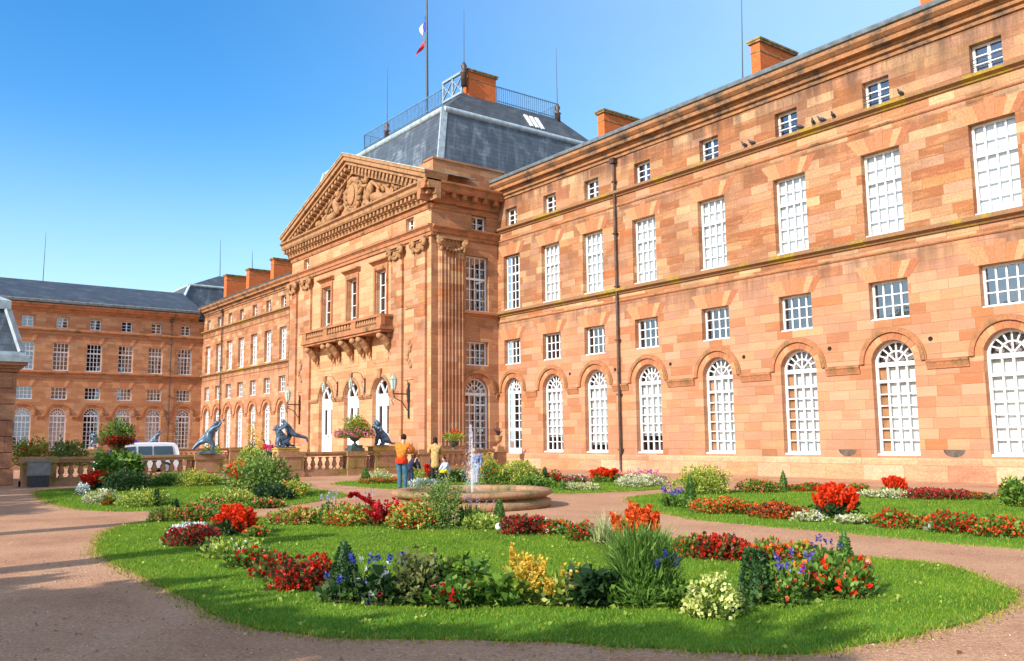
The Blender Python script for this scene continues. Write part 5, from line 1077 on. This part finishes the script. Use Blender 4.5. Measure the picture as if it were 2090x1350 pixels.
        for i in range(int(34*fd)):
            a=RNG.random()*6.283; q=r*.8*math.sqrt(RNG.random()); z1=H*(.25+.72*RNG.random()); x,y=q*math.cos(a),q*math.sin(a); n=16
            C=np.tile([[x,y,z1]],(n,1))+RNG.normal(size=(n,3))*np.array([.09,.09,.06])*r*1.6; D=np.stack([np.cos(a+RNG.normal(0,1.,n)),np.sin(a+RNG.normal(0,1.,n)),RNG.normal(.15,.45,n)],1); Lf.append(leaf(C,D,ls*1.6*(.6+.7*RNG.random(n)),.3)); stems.append(((x*.3,y*.3,0),(x,y,z1)))
        if fl:
            n=int(area*40*fd)+4; p,d=dome(n,r,H,.9); Fl.append(flowers(p,d,fs))
    elif kind=='sedum':
        p,d=dome(nl(.6),r*.9,H*.85); Lf.append(leaf(p,d+np.array([0,0,.4]),ls))
        n=int(area*140); t2=RNG.random(n)*6.283; zz=RNG.random(n)**.8; rr=np.sqrt(1-(zz*.98)**2); p=np.stack([np.cos(t2)*rr*r,np.sin(t2)*rr*r,zz*H],1)*(1+RNG.normal(0,.05,(n,1))); d=unit(p+np.array([0,0,.2])); 
        k_=9; P_=np.repeat(p,k_,0)+RNG.normal(size=(n*k_,3))*.018; Fl.append(leaf(P_,np.repeat(d,k_,0)*.3+RNG.normal(size=(n*k_,3))*.6,.04,.48,.05))
    if extra and kind!='plume':       # a second flower colour
        n=int(area*55*extra[1])+3; p,d=dome(n,r,H*extra[2] if len(extra)>2 else H,.92); p[:,2]+=.03; obj('flowers',quads('flowers',flowers(p,d,fs*1.1),FL[extra[0]]),t_)
    for i,(a,b) in enumerate(stems[:0]): pass
    if stems:
        q=MB()
        for a,b in stems: q.tube([a,b],[.01,.007],4)
        q.build('stems',L_stem,t_)
    if Lf: obj('foliage',quads('foliage',np.concatenate(Lf),L[lf]),t_)
    for q_ in Sp[:99]: obj('flower_spike',quads('flower_spike',q_,(FL.get(fl) or L.get(fl))),t_)
    if Fl: obj('flowers',quads('flowers',np.concatenate(Fl),(FL.get(fl) or L.get(fl))),t_)
    return t_
L_stem=basic('green_stem',(.06,.1,.02),.6)
pt=plant
# ---- front bed, left chain
pt('mound',335,1068,48,36,'light green bush with coral specks at the left tip of the front bed','yg','coral',.5)
pt('cone',357,1062,27,48,'small dark clipped cone near the left tip of the front bed','topiary',None,cat='topiary',ls=.05)
pt('mound',410,1066,86,44,'loose coral flowers behind the tall scarlet salvia at the left','green','coral',.9)
pt('mound',385,1092,56,30,'silver white foliage plant at the left end of the front bed','silver',None)
pt('mound',392,1116,92,46,'low crimson begonias in front of the silver white foliage','bronzeleaf','crimson',1.8)
pt('spike',476,1096,84,66,'tall scarlet salvia with dark leaves, left part of the front bed','dark','scarlet',1.6,fs=.06)
pt('mound',520,1100,42,26,'low orange red flowers at the right foot of the left scarlet salvia','green','orange',1.6)
pt('mound',478,1141,104,50,'pale yellow green foliage between crimson begonias and red begonias','yg',None,cat='plant',extra=('white',.25))
pt('mound',426,1128,30,22,'dark purple leaved edging plant beside the pale yellow foliage','purple','pink',.3)
pt('mound',500,1163,64,46,'red begonias just below the pale yellow green foliage','green','red',1.1)
pt('mound',556,1182,66,58,'orange red begonias in the middle of the left flower chain','olive','red',1.2)
pt('mound',622,1207,112,74,'large deep red begonia mound left of the big dark cone','bronzeleaf','red',1.7)
pt('mound',640,1190,40,22,'light green leaves showing among the deep red begonia mound','green',None,cat='plant')
# ---- front bed, near side
pt('cone',702,1218,78,122,'large dark clipped cone at the left of the near flower bed','topiary',None,cat='topiary',ls=.05)
pt('delph',705,1232,86,66,'dark leafy plant with blue flowers at the foot of the large cone','dark','blue',.5,ls=.09)
pt('delph',772,1236,110,108,'dark green bush with blue spikes and white blooms right of the large cone','dark','blue',.7,ls=.09,fs=.06,extra=('white',.3,.9))
pt('bigleaf',800,1238,90,64,'low dark leaves with a few red and blue flowers, near edge of the bed','dark','red',.18,ls=.09,extra=('blue',.12,.7))
pt('shrub',862,1238,104,132,'tall dark olive shrub in the middle left of the near bed','olive',None,cat='shrub',ls=.07)
pt('mound',868,1240,80,84,'dark green leaves at the base of the tall olive shrub','dark',None,cat='plant',ls=.09)
pt('mound',925,1245,84,72,'low red zinnias at the grass edge, near middle','green','crimson',.45,fs=.075,ls=.09)
pt('bigleaf',955,1236,84,104,'tall green leafy plant with small red flowers behind the zinnias','green','red',.3,ls=.08)
pt('bigleaf',1010,1240,64,52,'broad leaved green plant between zinnias and golden celosia','green',None,.8,cat='plant',ls=.1)
pt('plume',1070,1238,72,122,'golden celosia with one tall spike in the near bed','yg','gold',1.5,extra=True,ls=.08)
pt('plume',1138,1240,84,96,'yellow green celosia right of the tall golden spike','yg','gold',.8,ls=.08)
pt('bigleaf',1205,1242,76,66,'low dark green leaves between the celosia and the long grass','dark',None,1.2,cat='plant',ls=.09)
pt('mound',1246,1243,60,64,'light green leafy plant at the left foot of the long grass','green',None,cat='plant',ls=.09)
pt('bushgrass',1312,1240,130,156,'big bushy clump of long green grass in the near bed','grass',None,1.7,cat='grass plant',name='ornamental_grass')
pt('spike',1300,1130,96,106,'orange red salvia rising behind the long grass','green','orange',1.2,fs=.06)
pt('delph',1362,1243,84,126,'dark green plant with blue spikes right of the long grass','green','blue',1.1,ls=.06,fs=.06)
pt('mound',1385,1246,60,66,'small leaved green bush left of the pale yellow dome','green',None,cat='plant',ls=.05)
pt('sedum',1458,1266,98,86,'pale yellow green sedum dome at the front of the near bed','yg','sedum',1,cat='plant')
pt('mound',1500,1258,34,26,'tiny orange yellow flowers at the right foot of the pale dome','dark','yellow',.5)
pt('column',1544,1238,56,116,'narrow dark evergreen column right of the pale yellow dome','topiary',None,cat='topiary',ls=.045,name='topiary_column')
pt('delph',1604,1236,92,114,'violet and blue spikes right of the dark evergreen column','green','violet',.9,ls=.06,fs=.055,extra=('orange',.3))
pt('mound',1588,1240,72,76,'green leaves with pink specks below the violet spikes','green','coral',.15,ls=.06)
pt('mound',1700,1222,138,96,'large green bush dotted with round red dahlias at the right of the near bed','green','scarlet',.32,fs=.085,ls=.075,extra=('coral',.15))
pt('cone',1725,1150,36,72,'clipped cone behind the red dahlia bush','topiary_light',None,cat='topiary',ls=.05)
pt('delph',1690,1160,60,66,'thin blue spikes behind the red dahlia bush','green','blue',.6,fs=.045)
pt('mound',1476,1146,100,66,'big bright red begonia mound right of the long grass','bronzeleaf','red',2.0)
pt('mound',1407,1140,60,52,'rust red begonias between the long grass and the bright red mound','green','orange',1.3)
pt('mound',1568,1148,90,46,'orange red begonias right of the bright red mound','green','orange',1.5,extra=('red',.6))
pt('mound',1630,1140,60,36,'yellowish low flowers at the path edge behind the violet spikes','yg','orange',.4)
# ---- front bed, far chain along the path
pt('mound',606,1072,98,42,'coral and pale flowers at the left end of the far flower chain','yg','coral',1.2)
pt('delph',670,1072,36,76,'slim blue grey spikes in the far flower chain','green','lav',1.,fs=.05)
pt('mound',712,1075,88,46,'orange flowers left of the red amaranth','yg','orange',.9)
pt('delph',742,1068,44,68,'thin lavender stems behind the red amaranth','green','lav',.5,fs=.04)
pt('amaranth',780,1076,56,68,'bright red amaranth with one long arching tassel','bronzeleaf','crimson',1.,fs=.06)
pt('mound',852,1082,96,62,'orange speckled low flowers right of the red amaranth','yg','orange',1.)
pt('shrub',898,1082,96,130,'feathery tall green plant before the fountain basin','bushgreen',None,.42,cat='plant',ls=.04)
pt('bigleaf',905,1078,70,84,'leafy green base of the feathery plant before the fountain','green',None,.7,cat='plant',ls=.05)
pt('delph',966,1078,70,72,'thin pale pink and violet stems before the fountain wall','green','lav',.7,fs=.04,ls=.05)
pt('mound',986,1084,64,34,'yellow green leaves left of the small cone at the fountain','yg',None,cat='plant')
pt('cone',1019,1064,28,52,'small clipped cone before the right part of the fountain','topiary_light',None,cat='topiary',ls=.045)
pt('mound',1070,1094,84,46,'crimson begonias right of the small cone at the fountain','bronzeleaf','crimson',1.6)
pt('mound',1136,1094,58,34,'orange begonias with a white bloom, middle of the far chain','green','orange',1.3,extra=('white',.3))
pt('mound',1190,1107,54,38,'red begonias at the right end of the far chain','green','red',1.5)
pt('grass',1236,1112,52,70,'wispy pale green stems left of the orange red salvia','pale',None,.35,cat='plant')
# ---- left lawn
pt('spike',206,1002,74,42,'bright red salvia cluster on the left lawn','dark','red',1.7,fs=.075)
pt('mound',168,1012,26,30,'silver leaved plant at the left foot of the red salvia','silver',None,cat='plant')
pt('mound',208,1030,56,32,'small white and green edging plants under the red salvia','pale','white',.4)
pt('mound',224,1034,24,24,'small coral red flowers at the lower right of the red salvia','green','orange',1.3)
pt('bigleaf',240,1000,80,72,'tall dark green broad leaved plant beside the red salvia','green',None,2.2,cat='plant',ls=.14)
pt('mound',258,1004,80,52,'dense dark green leaves under the broad leaved plant','dark',None,cat='plant',ls=.1)
pt('mound',290,1036,94,40,'yellow green speckled mound in the front of the left lawn','yg',None,cat='plant',extra=('yellow',.12))
pt('column',319,1036,8,36,'very thin dark cone at the right end of the yellow green mound','topiary',None,cat='topiary',ls=.05,name='topiary_column')
pt('mound',335,994,78,32,'green plants along the back of the left lawn','green',None,cat='plant')
pt('mound',400,994,80,36,'yellow flowering row along the back of the left lawn','yg','yellow',.35)
pt('mound',446,992,36,22,'small yellow green bush just right of the yellow row','yg',None,cat='plant')
pt('shrub',528,1016,112,98,'big bright green shrub between the two stone balustrades','bushgreen',None,cat='shrub',ls=.1)
pt('shrub',512,1000,70,96,'light yellow green shrub behind the big bright one','yg',None,cat='shrub',ls=.09)
pt('plume',480,1004,26,80,'tall orange and yellow plume plant left in the big green shrub','yg','orange',1.,fs=.07)
pt('mound',548,1024,86,36,'dark green leaves at the right foot of the big shrub','dark',None,cat='plant',ls=.1)
pt('mound',602,1016,66,36,'yellow and coral flowers at the right end of the left lawn','yg','yellow',.5,extra=('coral',.3))
pt('cone',605,992,14,30,'small clipped cone below the right gap pedestal','topiary_light',None,cat='topiary',ls=.06)
pt('mound',468,1030,100,34,'low yellow green row in the front of the big shrub','yg',None,cat='plant',extra=('coral',.2))
pt('mound',540,1038,60,22,'low coral flowers just above the front path on the left lawn','green','coral',.8)
# ---- behind the fountain
pt('cone',746,986,24,34,'squat clipped cone left of the man in orange','topiary_light',None,cat='topiary',ls=.06)
pt('mound',772,982,56,22,'pale yellow low row before the sunlit balustrade','pale',None,cat='plant')
pt('mound',786,988,84,12,'low orange red edging strip left of the man in orange','green','orange',1.6)
pt('mound',850,984,50,32,'yellow green plants between the man in orange and the tan coat','yg',None,cat='plant')
pt('spike',880,985,22,48,'single red canna beside the tan coat','dark','red',.4,fs=.09)
pt('mound',868,998,54,24,'pale grey green rosettes on the lawn at the left fountain rim','silver',None,cat='plant')
pt('mound',930,986,50,30,'green leaves behind the water jet, left side','green','white',.2,cat='plant')
pt('mound',1005,992,52,52,'green bush right of the child in denim blue','green','orange',.25)
pt('mound',990,968,42,44,'yellow orange flowering bush behind the child in denim blue','yg','gold',.6,fs=.07)
pt('shrub',1062,992,80,58,'light green bush with pale yellow blooms before the glazed door','yg','yellow',.25,cat='shrub',ls=.08)
pt('mound',1090,1000,70,34,'dark green leaves right behind the fountain rim','green',None,cat='plant',ls=.08)
pt('cone',1112,990,22,40,'small cone right of the bush before the glazed door','topiary',None,cat='topiary',ls=.06)
pt('mound',1136,986,40,22,'crimson flowers right of the cone before the palace wall','green','crimson',2.,fs=.07)
pt('mound',1176,990,44,20,'crimson and white flowers left of the bright red row','green','magenta',1.4,extra=('white',.6),fs=.07)
pt('mound',1186,1002,60,18,'pale green edging below the crimson and white flowers','pale',None,cat='plant')
pt('cone',1149,1002,16,26,'tiny dark cone among the crimson flowers','topiary_light',None,cat='topiary',ls=.06)
pt('spike',1236,986,62,32,'bright red salvia row beside the brown downpipe','green','scarlet',1.5,fs=.07)
pt('mound',1306,994,88,24,'white and lime edging right of the bright red salvia row','pale','white',.5)
pt('delph',1310,988,80,30,'pink and violet spikes above the white and lime edging','green','pink',1.2,fs=.06,extra=('violet',.4))
# ---- right lawn
pt('shrub',1432,1010,98,62,'feathery yellow green bush at the left tip of the right lawn','yg','yellow',.15,cat='shrub',ls=.07)
pt('cone',1410,1040,30,76,'tall green clipped cone before the feathery bush','topiary_light',None,cat='topiary',ls=.055)
pt('delph',1374,1036,40,42,'blue and violet spikes left of the tall green cone','green','violet',1.4,fs=.06)
pt('mound',1434,1042,48,28,'lime green leaves right of the tall green cone','yg',None,cat='plant')
pt('mound',1480,1050,116,34,'long orange red begonia mound, first from the left in the right lawn','green','orange',1.8)
pt('mound',1588,1060,88,36,'orange red begonia mound left of the tall salvia on the right lawn','bronzeleaf','orange',1.9)
pt('mound',1652,1067,56,26,'white and pink edging at the left foot of the tall salvia','pale','white',.5)
pt('spike',1708,1060,86,74,'tall scarlet salvia in the middle of the right lawn','dark','scarlet',1.8,fs=.07)
pt('mound',1742,1072,52,22,'cream edging at the right foot of the tall salvia','pale','white',.4)
pt('mound',1780,1072,30,24,'lime green tuft right of the cream edging','yg',None,cat='plant')
pt('mound',1826,1080,70,38,'red begonias right of the lime green tuft','green','red',1.8)
pt('mound',1884,1083,48,32,'orange begonias left of a small silver plant','green','orange',1.6)
pt('mound',1906,1088,20,16,'small silver plant between red begonias at the right','silver',None,cat='plant')
pt('mound',1955,1091,86,46,'wide red begonia mound right of the small silver plant','green','red',1.9)
pt('mound',2044,1098,96,48,'wide red begonia mound touching the right edge of the view','green','orange',1.9,extra=('red',1.))
pt('mound',1548,1007,82,30,'mixed coral flowers at the back left of the right lawn','green','coral',.7)
pt('cone',1600,1004,20,46,'slim green cone at the back of the right lawn','topiary_light',None,cat='topiary',ls=.055)
pt('mound',1650,1005,62,20,'red flowers right of the slim green cone','green','red',1.6)
pt('mound',1750,1004,34,18,'orange red flowers behind the tall salvia','green','orange',1.7)
pt('mound',1812,1018,88,18,'cream and lime edging at the back of the right lawn','pale','white',.3)
pt('spike',1826,1008,46,36,'red salvia rising from the cream edging at the back','green','scarlet',1.2,fs=.07)
pt('mound',1912,1021,108,24,'long crimson and red row at the back right','bronzeleaf','crimson',1.8)
pt('mound',1994,1022,50,15,'fading orange green row at the back right','olive','orange',.5)
pt('mound',2046,1021,30,14,'small red tuft by the bush at the right edge','green','red',1.5,extra=('violet',.6))
pt('shrub',2092,1036,76,80,'green leafy bush at the right edge with cream tips','green','yellow',.1,cat='shrub',ls=.09)
# ---- plants standing in the court behind the balustrade, and in the urns
def court(px,py,x,w,h,label,lf,fl,fd,**k):
    q=on(px,py,0,x); q.z=max(q.z,0); return pt('shrub',px,py,w,h,label,lf,fl,fd,P=q,cat='shrub',ls=.12,fs=.1,**k)
court(66,950,-45,58,66,'red and green shrub behind the left balustrade, next to the gate pavilion','yg','red',.25)
court(138,950,-45,58,60,'round green bush behind the left balustrade','bushgreen',None,1)
court(240,950,-46,40,40,'yellow leaved plant under the tall flower urn','olive',None,1)
q=on(238,903,0,-46.5); tu=thing('flower_urn','tall stone urn with a red and green tree like planting behind the left balustrade','urn',(q.x,q.y,0)); mb=MB(); mb.lathe([(.35,0),(.35,.9),(.2,1.0),(.15,1.15),(.4,1.4),(.45,1.6),(.3,1.6)],n=14); mb.build('bowl',M['balstone'],tu)
pt('shrub',238,903,54,52,'red flowered green planting in the tall urn','green',None,1,P=(q.x,q.y,1.55),cat='plant',ls=.1); pt('mound',240,903,50,22,'red flowers hanging at the foot of the urn planting','bronzeleaf','red',1.5,P=(q.x+.12,q.y,1.5),cat='flowers',ls=.09,fs=.09)
pt('shrub',725,910,46,50,'yellow and bronze flower bouquet in the dark green urn','yg','gold',.35,P=(-37.3,19.1,1.78),cat='flowers',ls=.08,fs=.07,extra=('orange',.35)); pt('mound',725,912,62,22,'pink trailing flowers around the urn bouquet','green','pink',2.2,P=(-37.3,19.1,1.72),cat='flowers',ls=.06,fs=.08)
pt('plume',925,895,44,26,'orange and yellow flowers in the small dark urn','yg','orange',.7,P=(-37.3,24.6,1.55),cat='flowers',ls=.08,fs=.08)
pt('shrub',400,912,40,44,'yellow green plant just behind the lunging bronze figure','yg','yellow',.3,P=(-40.5,13.6,.6),cat='plant',ls=.1)
pt('spike',517,930,40,100,'tall slender plant behind the gap in the balustrade','olive','gold',.5,P=tuple(on(517,945,0,-47)[:2])+(0,),cat='plant',ls=.1,fs=.08)
# low mixed leaves that knit the beds together
Cc=[];Dd=[];
for x,y,r in BEDS:
    n=int(260*r*r)+40; a=RNG.random(n)*6.283; q=r*1.18*np.sqrt(RNG.random(n)); Cc.append(np.stack([x+q*np.cos(a),y+q*np.sin(a),.02+.13*RNG.random(n)**2],1)); Dd.append(np.stack([np.cos(a),np.sin(a),RNG.random(n)*1.2],1)+RNG.normal(0,.7,(n,3)))
Cc=np.concatenate(Cc);Dd=np.concatenate(Dd);Dd[:,2]=np.abs(Dd[:,2]); tag(obj('ground_cover',quads('ground_cover',leaf(Cc,Dd,.075*(.5+.8*RNG.random(len(Cc)))),L['mixed'])),kind='stuff')
# dark soil under the flower beds
for i,(x,y,r) in enumerate(BEDS):
    k=14; mb=MB(); z=.021+.0006*(i%24); mb.add([(x+r*(1+.12*math.sin(j*2.3+i))*math.cos(6.283*j/k),y+r*(1+.12*math.sin(j*2.3+i))*math.sin(6.283*j/k),z) for j in range(k)],[tuple(range(k))])
    tag(mb.build('flower_bed',M['soil']),kind='structure')
# ------------------------------------------------------------------ trees outside the view and added pillars that throw the foreground shade
EL=30.; AZ=Vector((-.17,.985,0)).normalized()
BARK=basic('tree_bark',(.09,.06,.04),.9,.25,7,.1)
def tree(loc,h,r,label,seed,th=.3):
    rg=np.random.default_rng(seed); t_=thing('tree',label,'tree',loc,0,'trees behind the viewpoint'); q=MB(); q.tube([(0,0,0),(.05,.03,th*h),(.0,.05,.75*h)],[.2,.16,.06],8)
    for i in range(6): a=i*1.05; q.tube([(.03,.03,(th+.05*i)*h),(r*.6*math.cos(a),r*.6*math.sin(a),(th+.12+.06*i)*h)],[.08,.02],6)
    q.build('trunk',BARK,t_); n=3200; K=22; c=rg.normal(size=(K,3)); c=c/np.linalg.norm(c,axis=1,keepdims=True)*(rg.random((K,1))**.4)*np.array([r*.75,r*.75,h*(1-th)*.36])+np.array([0,0,h*(1+th)/2]); i=rg.integers(0,K,n); d=rg.normal(size=(n,3)); d/=np.linalg.norm(d,axis=1,keepdims=True); p=c[i]+d*(.45+.55*rg.random((n,1)))*np.array([r*.4,r*.4,h*.13]); p[:,2]=np.minimum(p[:,2],h)
    obj('crown',quads('crown',leaf(p,d+rg.normal(size=(n,3)),.38*(.6+.7*rg.random(n)),.4),L['green']),t_)
def shade(px,py,H): # where something of height H must stand to shade this spot
    g=G(px,py); return g-AZ*(H/math.tan(rad(EL)))
k=0
for x,y,h,r in ((-11.2,-9.,5.1,1.3),(-9.6,-9.,6.3,1.5),(-8.1,-9.,7.4,1.7),(-6.2,-9.,7.7,1.7),(-4.7,-9.,8.1,1.6),(-3.2,-9,8.9,1.4),(-2.,-8.8,9.2,1.),(-9.5,-13,8.0,1.9),(-6,-13,9,2.2),(-2.5,-13,9.2,2.),(1.5,-14,8,2.)):
    tree((x,y,0),h,r,'leafy green tree behind the viewpoint shading the near path',20+k); k+=1
for x,y,h,r in ((-38,-10,12.5,2.6),(-34.5,-10.5,12.6,2.6),(-31,-10,12,2.5),(-27.5,-10,10.6,2.2),(-24.5,-9,8.4,1.9),(-22.,-9,7.6,1.7),(-19.6,-10,6.9,1.5)):
    tree((x,y,0),h,r,'leafy green tree outside the left edge shading the far path',40+k); k+=1
for x,H in ((-17.2,5.4),(-12.05,5.7)):  # added unseen pillars, sized to cast the two shadow streaks on the path
    t_=thing('shadow_pillar','unseen tall slim stone pillar added outside the left edge to cast a shadow streak','pillar',(x,-4,0),0,'added shadow pillars'); q=MB(); q.box(-.28,.28,-.28,.28,.5,H); q.box(-.36,.36,-.36,.36,0,.5); q.box(-.36,.36,-.36,.36,H,H+.15); q.build('shaft',M['balstone'],t_); q=MB(); q.ball((0,0,H+.38),.26,14,9); q.build('finial',M['balstone'],t_)
# ------------------------------------------------------------------ sky and sun
w=bpy.data.worlds.new('World'); S.world=w; w.use_nodes=True; nt=w.node_tree; nt.nodes.clear(); t=NT(nt)
sky=t.n('ShaderNodeTexSky',sky_type='NISHITA'); sky.sun_disc=False; sky.sun_elevation=rad(EL); sd=-AZ; sky.sun_rotation=math.atan2(sd.x,sd.y); sky.air_density=1.; sky.dust_density=1.0; sky.ozone_density=2.2; sky.altitude=0
hs=t.n('ShaderNodeHueSaturation'); hs.inputs['Saturation'].default_value=1.4; hs.inputs['Value'].default_value=1.38; t.l(sky.outputs[0],hs.inputs['Color'])
bg=t.n('ShaderNodeBackground'); bg.inputs[1].default_value=.14; tcw=t.n('ShaderNodeTexCoord').outputs['Generated']; dv=t.n('ShaderNodeVectorMath',operation='DOT_PRODUCT'); t.l(tcw,dv.inputs[0]); dv.inputs[1].default_value=(.62,.74,.25)
mr=t.n('ShaderNodeMapRange'); mr.interpolation_type='SMOOTHSTEP'; t.l(dv.outputs['Value'],mr.inputs[0]); mr.inputs[1].default_value=-.32; mr.inputs[2].default_value=.75; mr.inputs[4].default_value=.62
mp=t.n('ShaderNodeMapping'); mp.inputs['Scale'].default_value=(1,1,2.4); t.l(tcw,mp.inputs[0]); cn=t.noise(mp.outputs[0],2.2,6,.6); hz=t.math('MULTIPLY',mr.outputs[0],t.math('MULTIPLY_ADD',cn,.5,.72))
sx=t.n('ShaderNodeSeparateXYZ'); t.l(tcw,sx.inputs[0]); m2=t.n('ShaderNodeMapRange'); m2.interpolation_type='SMOOTHSTEP'; t.l(sx.outputs[2],m2.inputs[0]); m2.inputs[1].default_value=.36; m2.inputs[2].default_value=.02; m2.inputs[4].default_value=.6; sk=t.mix(t.math('MULTIPLY',m2.outputs[0],t.math('MULTIPLY_ADD',cn,.5,.72)),hs.outputs[0],(4.4,5.7,6.6)); sk=t.mix(hz,sk,(4.6,5.9,7.2)); t.l(sk,bg.inputs[0]); wo=t.n('ShaderNodeOutputWorld'); t.l(bg.outputs[0],wo.inputs[0])
sl=bpy.data.lights.new('sun','SUN'); sl.energy=4.5; sl.angle=rad(.5); sl.color=(1,.945,.86); so=bpy.data.objects.new('sun',sl); COL.objects.link(so)
dirv=Vector((AZ.x*math.cos(rad(EL)),AZ.y*math.cos(rad(EL)),-math.sin(rad(EL)))); so.rotation_euler=dirv.to_track_quat('-Z','Y').to_euler()
S.view_settings.view_transform='Standard'; S.view_settings.look='None'; S.view_settings.exposure=.52; S.view_settings.gamma=1
S.cycles.max_bounces=6; S.cycles.transparent_max_bounces=12; S.cycles.use_denoising=True
